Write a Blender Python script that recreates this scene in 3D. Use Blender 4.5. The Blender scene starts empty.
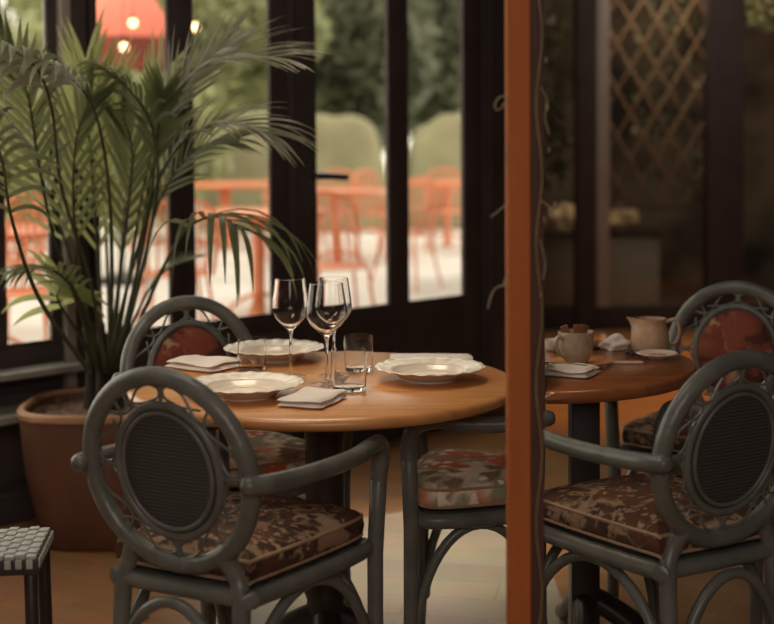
import bpy, bmesh, math, random
from mathutils import Vector, Matrix, Euler
PI = math.pi
C = bpy.context.scene.collection
scene = bpy.context.scene
R = random.Random(7)

# ------------------------------------------------------------------ camera, world, lights, exposure
FPX, CAMZ, PITCH, ROLL, SHIFT = 1400.0, 1.36, math.radians(3.0), math.radians(-0.4), -0.1339
cam_d = bpy.data.cameras.new('camera')
cam = bpy.data.objects.new('camera', cam_d); C.objects.link(cam)
cam_d.sensor_width = 36.0
cam_d.lens = 36.0 * FPX / 774.0
cam_d.shift_y = SHIFT
cam_d.clip_end = 200
CM = Matrix.Rotation(math.radians(90) - PITCH, 3, 'X') @ Matrix.Rotation(ROLL, 3, 'Z')
cam.location = (0, 0, CAMZ)
cam.rotation_euler = CM.to_euler()
cam_d.dof.use_dof = True
cam_d.dof.focus_distance = 3.35
cam_d.dof.aperture_fstop = 2.2
scene.camera = cam

world = bpy.data.worlds.new('overcast_sky'); scene.world = world
world.use_nodes = True
bg = world.node_tree.nodes['Background']
bg.inputs[0].default_value = (1.0, 0.93, 0.80, 1)
bg.inputs[1].default_value = 2.3

def lamp(name, kind, loc, power, color, size=0.3, target=None, spot=None, blend=0.5):
    d = bpy.data.lights.new(name, kind); d.energy = power; d.color = color
    if kind == 'AREA': d.shape = 'DISK'; d.size = size
    else: d.shadow_soft_size = size
    if kind == 'SPOT': d.spot_size = math.radians(spot); d.spot_blend = blend
    o = bpy.data.objects.new(name, d); C.objects.link(o); o.location = loc
    if target is not None:
        o.rotation_euler = (Vector(target) - Vector(loc)).to_track_quat('-Z', 'Y').to_euler()
    return o
lamp('table_fill_spot', 'SPOT', (-0.35, 4.15, 2.6), 105, (1.0, 0.80, 0.56), 0.45, (-0.15, 3.42, 0.75), 34, 0.6)  # added spot, stands in for window light on the tabletop
lamp('side_table_spotlight', 'SPOT', (0.9, 4.3, 2.6), 10, (1.0, 0.62, 0.34), 0.1, (0.62, 3.6, 0.75), 30, 0.8)
lamp('back_room_lamp', 'SPOT', (2.2, 7.3, 2.75), 230, (1.0, 0.50, 0.18), 0.25, (1.9, 7.5, 0), 66, 0.3)
lamp('room_fill_light', 'AREA', (0.0, -0.9, 2.6), 52, (1.0, 0.84, 0.74), 2.4, (0, 3.5, 0.4))  # added fill light near the camera, lifts the dark tones
lamp('window_wall_fill', 'AREA', (-0.8, 2.7, 2.8), 19, (1.0, 0.86, 0.76), 1.0, (-0.7, 5.6, 0.9))  # added unseen fill, brightens the window wall and the palm
lamp('back_room_fill', 'AREA', (2.1, 8.5, 2.82), 9, (1.0, 0.82, 0.68), 0.6, (2.0, 9.5, 0.6))  # added unseen fill, lifts the dark far screens
lamp('floor_fill_spot', 'SPOT', (0.25, 5.0, 2.7), 165, (1.0, 0.84, 0.62), 0.15, (0.10, 4.55, 0.0), 27, 0.5)  # added unseen spot, brightens the pale floor
lamp('lattice_fill', 'AREA', (2.1, 9.95, 2.75), 22, (1.0, 0.78, 0.55), 0.8, (2.0, 11.2, 1.3))  # added unseen light that makes the lattice show

vs = scene.view_settings
vs.view_transform = 'Standard'; vs.look = 'None'; vs.gamma = 1.0; vs.use_curve_mapping = False
vs.exposure = 0.0

# ------------------------------------------------------------------ pixel helpers
def ray(x, y):
    cx = (x - 387.0) / FPX; cy = -(y - 312.0) / FPX + SHIFT * 774.0 / FPX
    return CM @ Vector((cx, cy, -1.0))
def PY(x, y, D):
    d = ray(x, y); return Vector((0, 0, CAMZ)) + d * (D / d.y)
def PZ(x, y, z):
    d = ray(x, y); return Vector((0, 0, CAMZ)) + d * ((z - CAMZ) / d.z)

# ------------------------------------------------------------------ materials
def newmat(name):
    m = bpy.data.materials.new(name); m.use_nodes = True
    nt = m.node_tree; b = nt.nodes['Principled BSDF']
    return m, nt, b
def col(c): return (c[0], c[1], c[2], 1.0)
def noise_mat(name, c1, c2, scale=8.0, rough=0.5, stretch=(1, 1, 1), bump=0.0, detail=4, spec=0.5, metal=0.0, lo=0.35, hi=0.65, coat=0.0, bscale=None):
    m, nt, b = newmat(name); N = nt.nodes; L = nt.links
    tc = N.new('ShaderNodeTexCoord'); mp = N.new('ShaderNodeMapping'); mp.inputs['Scale'].default_value = stretch
    nz = N.new('ShaderNodeTexNoise'); nz.inputs['Scale'].default_value = scale; nz.inputs['Detail'].default_value = detail
    cr = N.new('ShaderNodeValToRGB'); e = cr.color_ramp.elements
    e[0].position = lo; e[0].color = col(c1); e[1].position = hi; e[1].color = col(c2)
    L.new(tc.outputs['Object'], mp.inputs[0]); L.new(mp.outputs[0], nz.inputs['Vector'])
    L.new(nz.outputs['Fac'], cr.inputs[0]); L.new(cr.outputs[0], b.inputs['Base Color'])
    b.inputs['Roughness'].default_value = rough; b.inputs['Specular IOR Level'].default_value = spec
    b.inputs['Metallic'].default_value = metal; b.inputs['Coat Weight'].default_value = coat
    if bump:
        nb = N.new('ShaderNodeTexNoise'); nb.inputs['Scale'].default_value = bscale or scale * 4
        L.new(tc.outputs['Object'], nb.inputs['Vector'])
        bp = N.new('ShaderNodeBump'); bp.inputs['Strength'].default_value = bump; bp.inputs['Distance'].default_value = 0.01
        L.new(nb.outputs['Fac'], bp.inputs['Height']); L.new(bp.outputs[0], b.inputs['Normal'])
    return m
def wood_mat(name, c1, c2, c3, rough=0.35, coat=0.3, scale=1.0):
    m, nt, b = newmat(name); N = nt.nodes; L = nt.links
    tc = N.new('ShaderNodeTexCoord'); mp = N.new('ShaderNodeMapping'); mp.inputs['Scale'].default_value = (2 * scale, 14 * scale, 6 * scale)
    nz = N.new('ShaderNodeTexNoise'); nz.inputs['Scale'].default_value = 2.0; nz.inputs['Detail'].default_value = 6; nz.inputs['Distortion'].default_value = 0.8
    cr = N.new('ShaderNodeValToRGB'); e = cr.color_ramp.elements
    e[0].position = 0.3; e[0].color = col(c1); e[1].position = 0.72; e[1].color = col(c3)
    k = e.new(0.5); k.color = col(c2)
    L.new(tc.outputs['Object'], mp.inputs[0]); L.new(mp.outputs[0], nz.inputs['Vector'])
    L.new(nz.outputs['Fac'], cr.inputs[0]); L.new(cr.outputs[0], b.inputs['Base Color'])
    b.inputs['Roughness'].default_value = rough; b.inputs['Coat Weight'].default_value = coat; b.inputs['Coat Roughness'].default_value = 0.2
    return m
def parquet_mat(name, cols, rough=0.4, ang=0.5, bw=0.42, rh=0.09):
    m, nt, b = newmat(name); N = nt.nodes; L = nt.links
    tc = N.new('ShaderNodeTexCoord'); mp = N.new('ShaderNodeMapping'); mp.inputs['Rotation'].default_value = (0, 0, ang)
    br = N.new('ShaderNodeTexBrick'); br.inputs['Scale'].default_value = 1.0
    br.inputs['Brick Width'].default_value = bw; br.inputs['Row Height'].default_value = rh
    br.inputs['Mortar Size'].default_value = 0.0015; br.inputs['Color1'].default_value = col(cols[0]); br.inputs['Color2'].default_value = col(cols[1])
    br.inputs['Mortar'].default_value = col([v * 0.45 for v in cols[0]])
    nz = N.new('ShaderNodeTexNoise'); nz.inputs['Scale'].default_value = 5; nz.inputs['Detail'].default_value = 5
    mx = N.new('ShaderNodeMixRGB'); mx.blend_type = 'MULTIPLY'; mx.inputs[0].default_value = 0.55
    L.new(tc.outputs['Object'], mp.inputs[0]); L.new(mp.outputs[0], br.inputs['Vector']); L.new(mp.outputs[0], nz.inputs['Vector'])
    L.new(br.outputs['Color'], mx.inputs[1]); L.new(nz.outputs['Color'], mx.inputs[2]); 
    gm = N.new('ShaderNodeGamma'); gm.inputs[1].default_value = 0.75
    L.new(mx.outputs[0], gm.inputs[0]); L.new(gm.outputs[0], b.inputs['Base Color'])
    b.inputs['Roughness'].default_value = rough
    return m
def floral_mat(name, ground, c_leaf, c_flower, c_dark, scale=16.0, rough=0.75):
    m, nt, b = newmat(name); N = nt.nodes; L = nt.links
    tc = N.new('ShaderNodeTexCoord')
    nzd = N.new('ShaderNodeTexNoise'); nzd.inputs['Scale'].default_value = scale * 0.8; nzd.inputs['Detail'].default_value = 5
    va = N.new('ShaderNodeVectorMath'); va.operation = 'MULTIPLY_ADD'; va.inputs[1].default_value = (0.14, 0.14, 0.14)
    L.new(nzd.outputs['Color'], va.inputs[0]); L.new(tc.outputs['Object'], va.inputs[2]); L.new(tc.outputs['Object'], nzd.inputs['Vector'])
    def vor(sc, off):
        mp = N.new('ShaderNodeMapping'); mp.inputs['Location'].default_value = off
        v = N.new('ShaderNodeTexVoronoi'); v.inputs['Scale'].default_value = sc
        L.new(va.outputs[0], mp.inputs[0]); L.new(mp.outputs[0], v.inputs['Vector']); return v
    def step(src, thr, soft=0.16, inv=False):
        r = N.new('ShaderNodeMapRange'); r.inputs['From Min'].default_value = thr; r.inputs['From Max'].default_value = thr + soft
        r.inputs['To Min'].default_value = 1.0 if not inv else 0.0; r.inputs['To Max'].default_value = 0.0 if not inv else 1.0
        L.new(src, r.inputs['Value']); return r.outputs[0]
    cur = N.new('ShaderNodeRGB'); cur.outputs[0].default_value = col(ground); cur = cur.outputs[0]
    def over(fac, c):
        nonlocal cur
        mx = N.new('ShaderNodeMixRGB'); L.new(fac, mx.inputs[0]); L.new(cur, mx.inputs[1]); mx.inputs[2].default_value = col(c); cur = mx.outputs[0]
    over(step(vor(scale * 1.1, (1, 2, 3)).outputs['Distance'], 0.42), c_dark)
    over(step(vor(scale * 0.9, (5, 1, 7)).outputs['Distance'], 0.40), c_leaf)
    over(step(vor(scale * 0.62, (2, 8, 4)).outputs['Distance'], 0.36), c_flower)
    over(step(vor(scale * 1.9, (3, 3, 9)).outputs['Distance'], 0.22), [min(1, g * 1.15) for g in ground])
    L.new(cur, b.inputs['Base Color']); b.inputs['Roughness'].default_value = rough; b.inputs['Specular IOR Level'].default_value = 0.2
    return m
def thin_glass(name, tint=(1, 1, 1), refl=0.08):
    m = bpy.data.materials.new(name); m.use_nodes = True; nt = m.node_tree; N = nt.nodes; L = nt.links
    N.remove(N['Principled BSDF']); out = N['Material Output']
    t = N.new('ShaderNodeBsdfTransparent'); t.inputs[0].default_value = col(tint)
    g = N.new('ShaderNodeBsdfGlossy'); g.inputs['Roughness'].default_value = 0.02
    f = N.new('ShaderNodeLayerWeight'); f.inputs['Blend'].default_value = 0.2
    pw = N.new('ShaderNodeMath'); pw.operation = 'POWER'; pw.inputs[1].default_value = 2.5; L.new(f.outputs['Facing'], pw.inputs[0])
    mp = N.new('ShaderNodeMapRange'); mp.inputs['To Min'].default_value = refl * 0.6; mp.inputs['To Max'].default_value = 0.6
    L.new(pw.outputs[0], mp.inputs['Value'])
    mx = N.new('ShaderNodeMixShader'); L.new(mp.outputs[0], mx.inputs[0]); L.new(t.outputs[0], mx.inputs[1]); L.new(g.outputs[0], mx.inputs[2])
    L.new(mx.outputs[0], out.inputs[0]); return m
def leaf_mat(name, c, trans, tc_, rough=0.35, tf=0.45, c2=None):
    m = bpy.data.materials.new(name); m.use_nodes = True; nt = m.node_tree; N = nt.nodes; L = nt.links
    b = N['Principled BSDF']; out = N['Material Output']
    tcn = N.new('ShaderNodeTexCoord'); nz = N.new('ShaderNodeTexNoise'); nz.inputs['Scale'].default_value = 3.0
    L.new(tcn.outputs['Object'], nz.inputs['Vector'])
    cr = N.new('ShaderNodeValToRGB'); cr.color_ramp.elements[0].position = 0.35; cr.color_ramp.elements[1].position = 0.65
    cr.color_ramp.elements[0].color = col(c); cr.color_ramp.elements[1].color = col(c2 or [v * 1.5 for v in c])
    L.new(nz.outputs['Fac'], cr.inputs[0]); L.new(cr.outputs[0], b.inputs['Base Color'])
    b.inputs['Roughness'].default_value = rough
    t = N.new('ShaderNodeBsdfTranslucent'); t.inputs[0].default_value = col(tc_)
    mx = N.new('ShaderNodeMixShader'); mx.inputs[0].default_value = tf
    L.new(b.outputs[0], mx.inputs[1]); L.new(t.outputs[0], mx.inputs[2]); L.new(mx.outputs[0], out.inputs[0])
    return m
def glow(name, c, s):
    m, nt, b = newmat(name); b.inputs['Base Color'].default_value = col(c)
    b.inputs['Emission Color'].default_value = col(c); b.inputs['Emission Strength'].default_value = s; return m

M = {}
M['rattan'] = noise_mat('painted_rattan', (0.128, 0.135, 0.117), (0.182, 0.188, 0.162), 14, 0.32, bump=0.15)
M['cane'] = None
M['tabletop'] = wood_mat('honey_wood', (0.56, 0.235, 0.075), (0.66, 0.30, 0.10), (0.74, 0.36, 0.13), 0.32, 0.35)
M['tabletop_dark'] = wood_mat('reddish_wood', (0.27, 0.085, 0.03), (0.36, 0.13, 0.045), (0.44, 0.17, 0.065), 0.3, 0.4)
M['black_wood'] = noise_mat('black_turned_wood', (0.035, 0.026, 0.022), (0.05, 0.038, 0.032), 9, 0.4)
M['frame'] = noise_mat('black_painted_timber', (0.062, 0.048, 0.046), (0.078, 0.061, 0.058), 5, 0.75, spec=0.12)
M['frame_brown'] = noise_mat('dark_brown_timber', (0.10, 0.05, 0.036), (0.13, 0.066, 0.047), 5, 0.6, spec=0.15)
M['frame_grey'] = noise_mat('grey_brown_timber', (0.34, 0.30, 0.25), (0.40, 0.35, 0.30), 5, 0.45)
M['sill'] = noise_mat('lit_grey_sill', (0.30, 0.28, 0.24), (0.40, 0.37, 0.32), 7, 0.35)  # pale tone puts the light reflected on the ledge into its colour
M['wall'] = noise_mat('dark_plaster', (0.075, 0.057, 0.052), (0.10, 0.077, 0.07), 3, 0.8)
M['ceiling'] = noise_mat('dark_ceiling_paint', (0.04, 0.03, 0.025), (0.055, 0.042, 0.034), 3, 0.8)
M['orange_post'] = noise_mat('orange_varnished_timber', (0.48, 0.145, 0.042), (0.56, 0.175, 0.052), 3, 0.65, spec=0.15, stretch=(8, 8, 0.6))
M['floor'] = parquet_mat('orange_parquet', ((0.42, 0.17, 0.055), (0.34, 0.13, 0.042)), 0.35)
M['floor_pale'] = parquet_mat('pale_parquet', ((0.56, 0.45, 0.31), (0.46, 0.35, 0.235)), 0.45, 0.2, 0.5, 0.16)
M['paving'] = noise_mat('pale_terrace_paving', (0.55, 0.51, 0.46), (0.68, 0.64, 0.59), 1.2, 0.8)
M['porcelain'] = noise_mat('cream_porcelain', (0.78, 0.70, 0.58), (0.84, 0.77, 0.65), 6, 0.22, spec=0.6)
M['napkin'] = noise_mat('cream_linen', (0.80, 0.74, 0.66), (0.86, 0.80, 0.73), 40, 0.85, bump=0.2)
M['stoneware'] = noise_mat('speckled_tan_stoneware', (0.42, 0.33, 0.22), (0.52, 0.42, 0.30), 60, 0.45)
M['stoneware_warm'] = noise_mat('warm_tan_stoneware', (0.50, 0.32, 0.19), (0.60, 0.40, 0.25), 60, 0.45)
M['saucer'] = noise_mat('orange_glazed_saucer', (0.62, 0.24, 0.09), (0.72, 0.33, 0.14), 12, 0.3)
M['paper'] = noise_mat('pale_paper', (0.70, 0.55, 0.40), (0.80, 0.66, 0.5), 30, 0.7)
M['biscuit'] = noise_mat('brown_biscuit', (0.22, 0.07, 0.03), (0.34, 0.13, 0.06), 40, 0.7)
M['steel'] = noise_mat('brushed_steel', (0.6, 0.55, 0.5), (0.7, 0.66, 0.6), 30, 0.25, metal=1.0)
M['terracotta'] = noise_mat('terracotta', (0.13, 0.055, 0.032), (0.18, 0.08, 0.046), 6, 0.6)
M['terracotta_lit'] = noise_mat('lit_rim_terracotta', (0.40, 0.20, 0.10), (0.50, 0.27, 0.14), 8, 0.5)  # lighter orange puts the lit rim edge into the colour
M['soil'] = noise_mat('bark_mulch', (0.07, 0.04, 0.025), (0.24, 0.13, 0.08), 45, 0.9, bump=1.0, bscale=60)
M['orange_metal'] = noise_mat('orange_painted_metal', (0.60, 0.17, 0.06), (0.70, 0.21, 0.08), 5, 0.3, spec=0.8)
M['cover'] = noise_mat('olive_canvas_cover', (0.19, 0.175, 0.095), (0.28, 0.26, 0.15), 1.5, 0.8)
M['umbrella'] = noise_mat('salmon_canvas', (0.75, 0.18, 0.12), (0.85, 0.26, 0.18), 2, 0.8)
M['dark_red'] = noise_mat('dark_red_canvas', (0.16, 0.03, 0.02), (0.24, 0.05, 0.03), 5, 0.8)
M['window_glass'] = thin_glass('clear_window_glass', (0.97, 0.97, 0.95), 0.05)
M['rattan_white'] = noise_mat('pale_woven_strips', (0.42, 0.44, 0.40), (0.52, 0.54, 0.50), 30, 0.5)
M['rattan_black'] = noise_mat('black_woven_strips', (0.02, 0.02, 0.02), (0.04, 0.04, 0.035), 30, 0.5)
M['black_metal'] = noise_mat('black_metal', (0.015, 0.014, 0.014), (0.025, 0.022, 0.02), 10, 0.35, metal=0.6)
M['lever'] = noise_mat('dark_bronze_lever', (0.05, 0.06, 0.06), (0.08, 0.09, 0.085), 10, 0.3, metal=0.7)
M['vine'] = noise_mat('vine_and_glints', (0.30, 0.25, 0.15), (0.45, 0.38, 0.25), 20, 0.6)
M['trellis'] = noise_mat('brown_lattice_wood', (0.16, 0.10, 0.06), (0.22, 0.14, 0.085), 10, 0.6)
M['pantry'] = noise_mat('pantry_lit_blotches', (0.035, 0.026, 0.022), (0.24, 0.18, 0.13), 2.2, 0.7)  # blotchy tones put lit foliage behind the lattice into the wall colour
M['cabinet'] = noise_mat('taupe_cabinet_paint', (0.22, 0.19, 0.15), (0.28, 0.24, 0.19), 3, 0.6)
M['cream_cloth'] = noise_mat('cream_rumpled_cloth', (0.55, 0.42, 0.25), (0.70, 0.56, 0.36), 9, 0.8)
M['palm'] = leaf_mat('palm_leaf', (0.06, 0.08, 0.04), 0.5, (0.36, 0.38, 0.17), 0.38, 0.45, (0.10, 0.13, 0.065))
M['palm_backlit'] = leaf_mat('backlit_palm_leaf', (0.13, 0.155, 0.06), 0.5, (0.62, 0.64, 0.27), 0.45, 0.6, (0.19, 0.20, 0.09))  # paler, yellower copy of the leaf with backlight put into the colour
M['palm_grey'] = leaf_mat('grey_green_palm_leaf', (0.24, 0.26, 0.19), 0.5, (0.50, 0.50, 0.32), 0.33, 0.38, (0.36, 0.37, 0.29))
M['stem'] = noise_mat('palm_stem', (0.035, 0.04, 0.018), (0.07, 0.075, 0.03), 10, 0.5)
M['trunk'] = noise_mat('fibrous_trunk', (0.03, 0.022, 0.014), (0.06, 0.045, 0.03), 20, 0.9, stretch=(4, 4, 0.6))
M['leaf_bright'] = leaf_mat('bright_garden_leaf', (0.15, 0.17, 0.07), 0.5, (0.46, 0.48, 0.20), 0.5, 0.4, (0.42, 0.44, 0.26))
M['leaf_dark'] = leaf_mat('dark_garden_leaf', (0.04, 0.048, 0.025), 0.5, (0.14, 0.16, 0.07), 0.5, 0.3, (0.17, 0.18, 0.11))
M['bark'] = noise_mat('tree_bark', (0.05, 0.035, 0.025), (0.09, 0.065, 0.045), 10, 0.9)
M['floral'] = floral_mat('lit_floral_fabric', (0.88, 0.80, 0.62), (0.36, 0.40, 0.27), (0.74, 0.20, 0.08), (0.30, 0.22, 0.14), 11)  # brighter fabric copy, window light on the seats put into its colours
M['floral_dark'] = floral_mat('brown_floral_fabric', (0.36, 0.24, 0.15), (0.10, 0.06, 0.04), (0.13, 0.055, 0.035), (0.065, 0.038, 0.027), 18)
M['floral_red'] = floral_mat('red_floral_fabric', (0.20, 0.05, 0.03), (0.09, 0.03, 0.02), (0.26, 0.07, 0.04), (0.40, 0.25, 0.15), 15)
M['piping'] = noise_mat('tan_piping', (0.38, 0.25, 0.15), (0.45, 0.32, 0.2), 20, 0.7)
M['bulb'] = glow('warm_bulb', (1.0, 0.72, 0.35), 5.0)
# glass for tableware
m, nt, b = newmat('clear_drinking_glass')
b.inputs['Base Color'].default_value = (1, 1, 1, 1); b.inputs['Roughness'].default_value = 0.0
b.inputs['Transmission Weight'].default_value = 1.0; b.inputs['IOR'].default_value = 1.28
M['glass'] = m
M['foot_glass'] = thin_glass('thin_clear_glass', (0.93, 0.93, 0.92), 0.12)
# woven cane: fine weave bump and tone
m, nt, b = newmat('dark_woven_cane'); N = nt.nodes; L = nt.links
tc = N.new('ShaderNodeTexCoord')
w1 = N.new('ShaderNodeTexWave'); w1.bands_direction = 'X'; w1.inputs['Scale'].default_value = 52
w2 = N.new('ShaderNodeTexWave'); w2.bands_direction = 'Z'; w2.inputs['Scale'].default_value = 40
L.new(tc.outputs['Object'], w1.inputs['Vector']); L.new(tc.outputs['Object'], w2.inputs['Vector'])
mu = N.new('ShaderNodeMath'); mu.operation = 'MULTIPLY'; L.new(w1.outputs['Fac'], mu.inputs[0]); L.new(w2.outputs['Fac'], mu.inputs[1])
cr = N.new('ShaderNodeValToRGB'); cr.color_ramp.elements[0].color = (0.035, 0.035, 0.033, 1); cr.color_ramp.elements[1].color = (0.13, 0.135, 0.125, 1)
L.new(mu.outputs[0], cr.inputs[0]); L.new(cr.outputs[0], b.inputs['Base Color'])
bp = N.new('ShaderNodeBump'); bp.inputs['Strength'].default_value = 0.5; bp.inputs['Distance'].default_value = 0.003
L.new(mu.outputs[0], bp.inputs['Height']); L.new(bp.outputs[0], b.inputs['Normal']); b.inputs['Roughness'].default_value = 0.6
M['cane'] = m

# ------------------------------------------------------------------ mesh helpers
def V(*a): return Vector(a)
def catmull(pts, n=8, closed=False):
    P = [Vector(p) for p in pts]; out = []; k = len(P)
    rng = range(k if closed else k - 1)
    for i in rng:
        if closed: p0, p1, p2, p3 = P[(i - 1) % k], P[i], P[(i + 1) % k], P[(i + 2) % k]
        else:
            p1, p2 = P[i], P[i + 1]; p0 = P[i - 1] if i else p1 * 2 - p2; p3 = P[i + 2] if i + 2 < k else p2 * 2 - p1
        for j in range(n):
            t = j / n
            out.append(0.5 * ((2 * p1) + (p2 - p0) * t + (2 * p0 - 5 * p1 + 4 * p2 - p3) * t * t + (3 * p1 - p0 - 3 * p2 + p3) * t ** 3))
    if not closed: out.append(P[-1].copy())
    return out
def tube(bm, pts, r, seg=10, closed=False, cap=True, flat=1.0):
    P = [Vector(p) for p in pts]; n = len(P)
    rad = r if callable(r) else (lambda t: r)
    tan = []
    for i in range(n):
        if closed: t = P[(i + 1) % n] - P[i - 1]
        else: t = P[min(i + 1, n - 1)] - P[max(i - 1, 0)]
        tan.append(t.normalized() if t.length > 1e-9 else V(0, 0, 1))
    u = tan[0].orthogonal().normalized(); frames = []
    for i in range(n):
        u = u - tan[i] * u.dot(tan[i])
        u = u.normalized() if u.length > 1e-6 else tan[i].orthogonal().normalized()
        frames.append((u.copy(), tan[i].cross(u).normalized()))
    if closed:  # undo accumulated twist
        a = frames[0][0]; t0 = tan[0]; b_ = frames[-1][0]; b_ = (b_ - t0 * b_.dot(t0)).normalized()
        ang = math.atan2(t0.dot(b_.cross(a)), b_.dot(a))
        for i in range(n):
            q = Matrix.Rotation(ang * i / n, 3, tan[i]); frames[i] = (q @ frames[i][0], q @ frames[i][1])
    rings = []
    for i in range(n):
        rr = rad(i / max(1, n - 1)); uu, vv = frames[i]
        rings.append([bm.verts.new(P[i] + uu * math.cos(2 * PI * k / seg) * rr + vv * math.sin(2 * PI * k / seg) * rr * flat) for k in range(seg)])
    for i in range(n if closed else n - 1):
        A, B = rings[i], rings[(i + 1) % n]
        for k in range(seg): bm.faces.new((A[k], A[(k + 1) % seg], B[(k + 1) % seg], B[k]))
    if cap and not closed:
        for s, ring, t in ((-1, rings[0], -tan[0]), (1, rings[-1], tan[-1])):
            c = sum((v.co for v in ring), Vector()) / seg; rr = (ring[0].co - c).length
            mid = [bm.verts.new(c + (v.co - c) * 0.7 + t * rr * 0.55) for v in ring]
            tip = bm.verts.new(c + t * rr * 0.8)
            for k in range(seg):
                k2 = (k + 1) % seg
                f = (ring[k], mid[k], mid[k2], ring[k2]) if s > 0 else (ring[k], ring[k2], mid[k2], mid[k])
                bm.faces.new(f)
                bm.faces.new((mid[k], tip, mid[k2]) if s > 0 else (mid[k], mid[k2], tip))
def lathe(bm, prof, seg=40, c=(0, 0, 0), wav=None):
    c = Vector(c); rings = []
    for (r, z) in prof:
        if r < 1e-6: rings.append([bm.verts.new(c + V(0, 0, z))])
        else:
            ring = []
            for k in range(seg):
                a = 2 * PI * k / seg; rr = r * (wav(a, r) if wav else 1)
                ring.append(bm.verts.new(c + V(math.cos(a) * rr, math.sin(a) * rr, z)))
            rings.append(ring)
    for A, B in zip(rings[:-1], rings[1:]):
        if len(A) == 1 and len(B) == 1: continue
        for k in range(seg):
            k2 = (k + 1) % seg
            if len(A) == 1: bm.faces.new((A[0], B[k2], B[k]))
            elif len(B) == 1: bm.faces.new((A[k], A[k2], B[0]))
            else: bm.faces.new((A[k], A[k2], B[k2], B[k]))
def box(bm, x0, x1, y0, y1, z0, z1, bev=0.0, mat=None):
    m = bmesh.new(); bmesh.ops.create_cube(m, size=1)
    for v in m.verts: v.co = V((x0 + x1) / 2 + v.co.x * (x1 - x0), (y0 + y1) / 2 + v.co.y * (y1 - y0), (z0 + z1) / 2 + v.co.z * (z1 - z0))
    if bev: bmesh.ops.bevel(m, geom=list(m.edges), offset=bev, segments=2, affect='EDGES', profile=0.6)
    merge(bm, m, mat)
def merge(bm, m, mat=None):
    mp = {}
    for v in m.verts: mp[v] = bm.verts.new(mat @ v.co if mat is not None else v.co)
    for f in m.faces: bm.faces.new([mp[v] for v in f.verts])
    m.free()
def prism(bm, pts, z0, z1):
    a = [bm.verts.new((p[0], p[1], z0)) for p in pts]; b = [bm.verts.new((p[0], p[1], z1)) for p in pts]
    n = len(pts); bm.faces.new(a[::-1]); bm.faces.new(b)
    for i in range(n): bm.faces.new((a[i], a[(i + 1) % n], b[(i + 1) % n], b[i]))
def mk(name, bm, mat, parent=None, world=False, origin=True, smooth=True, sub=0):
    """link the bmesh as ONE mesh object; world=True: its coordinates are world ones"""
    if not isinstance(bm, bmesh.types.BMesh): raise TypeError
    bmesh.ops.recalc_face_normals(bm, faces=list(bm.faces))
    if smooth:
        for f in bm.faces: f.smooth = True
        for e in bm.edges:
            if len(e.link_faces) == 2 and e.calc_face_angle(0) > math.radians(50): e.smooth = False
    o_loc = V(0, 0, 0)
    if parent is not None and world:
        w = world_mat(parent).inverted(); bmesh.ops.transform(bm, matrix=w, verts=list(bm.verts))
    elif parent is None and origin and len(bm.verts):
        xs = [v.co.x for v in bm.verts]; ys = [v.co.y for v in bm.verts]; zs = [v.co.z for v in bm.verts]
        o_loc = V((min(xs) + max(xs)) / 2, (min(ys) + max(ys)) / 2, min(zs))
        bmesh.ops.translate(bm, verts=list(bm.verts), vec=-o_loc)
    me = bpy.data.meshes.new(name); bm.to_mesh(me); bm.free()
    me.materials.append(mat)
    o = bpy.data.objects.new(name, me); C.objects.link(o); o.location = o_loc
    if parent is not None: o.parent = parent
    if sub:
        s = o.modifiers.new('smooth', 'SUBSURF'); s.levels = sub; s.render_levels = sub
    return o
def world_mat(o):
    m = Matrix.LocRotScale(o.location, o.rotation_euler, o.scale)
    return (world_mat(o.parent) @ m) if o.parent else m
def thing(name, label, cat, loc=(0, 0, 0), rz=0.0, group=None):
    o = bpy.data.objects.new(name, None); C.objects.link(o); o.empty_display_size = 0.1
    o.location = loc; o.rotation_euler = (0, 0, rz); tag(o, label, cat, group); return o
def tag(o, label, cat, group=None):
    o['label'] = label; o['category'] = cat
    if group: o['group'] = group
    return o
def struct(o): o['kind'] = 'structure'; return o
def kids(o): return [c for c in C.objects if c.parent == o]
def copy_tree(o, loc=None, rz=None, label=None, parent=None):
    c = o.copy(); C.objects.link(c); c.parent = parent
    if loc is not None: c.location = loc
    if rz is not None: c.rotation_euler = (0, 0, rz)
    if label: c['label'] = label
    for ch in kids(o): copy_tree(ch, parent=c)
    return c
NB = bmesh.new

# ------------------------------------------------------------------ window wall geometry
WA = V(-1.32, 4.90, 0); WD = V(1.68, 1.60, 0).normalized(); WN = V(-WD.y, WD.x, 0)   # WN points outdoors
def u_at(x, y=200):
    d = ray(x, y); # solve t*(dx,dy) = WA + u*WD
    det = d.x * (-WD.y) - (-WD.x) * d.y
    t = (WA.x * (-WD.y) - (-WD.x) * WA.y) / det
    return ((d.x * t - WA.x) * WD.x + (d.y * t - WA.y) * WD.y)
def WP(u, o): p = WA + WD * u + WN * o; return (p.x, p.y)
def wbox(bm, u0, u1, z0, z1, o0=0.0, o1=0.07, bev=0.0):
    m = Matrix.Translation(WA) @ Matrix(((WD.x, WN.x, 0, 0), (WD.y, WN.y, 0, 0), (0, 0, 1, 0), (0, 0, 0, 1)))
    box(bm, u0, u1, o0, o1, z0, z1, bev, m)
U = {x: u_at(x) for x in (-30, 5, 50, 60, 70, 100, 170, 195, 272, 290, 316, 388, 408, 463, 480, 514)}
ULEFT = (-3.3 - WA.x) / WD.x
UEND = u_at(516)
SILL, HEAD, CEIL = 0.615, 2.55, 2.9
CORNER = V(*WP(UEND, 0), 0)

# floor
rr_end = V(0.94, 9.8, 0)
bm = NB()
fl = [(-3.3, -1.6), (3.8, -1.6), (3.8, 9.8), (rr_end.x, rr_end.y), (CORNER.x, CORNER.y), WP(ULEFT, 0)]
prism(bm, fl, -0.1, 0.0); struct(mk('floor', bm, M['floor'], origin=False, smooth=False))
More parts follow.
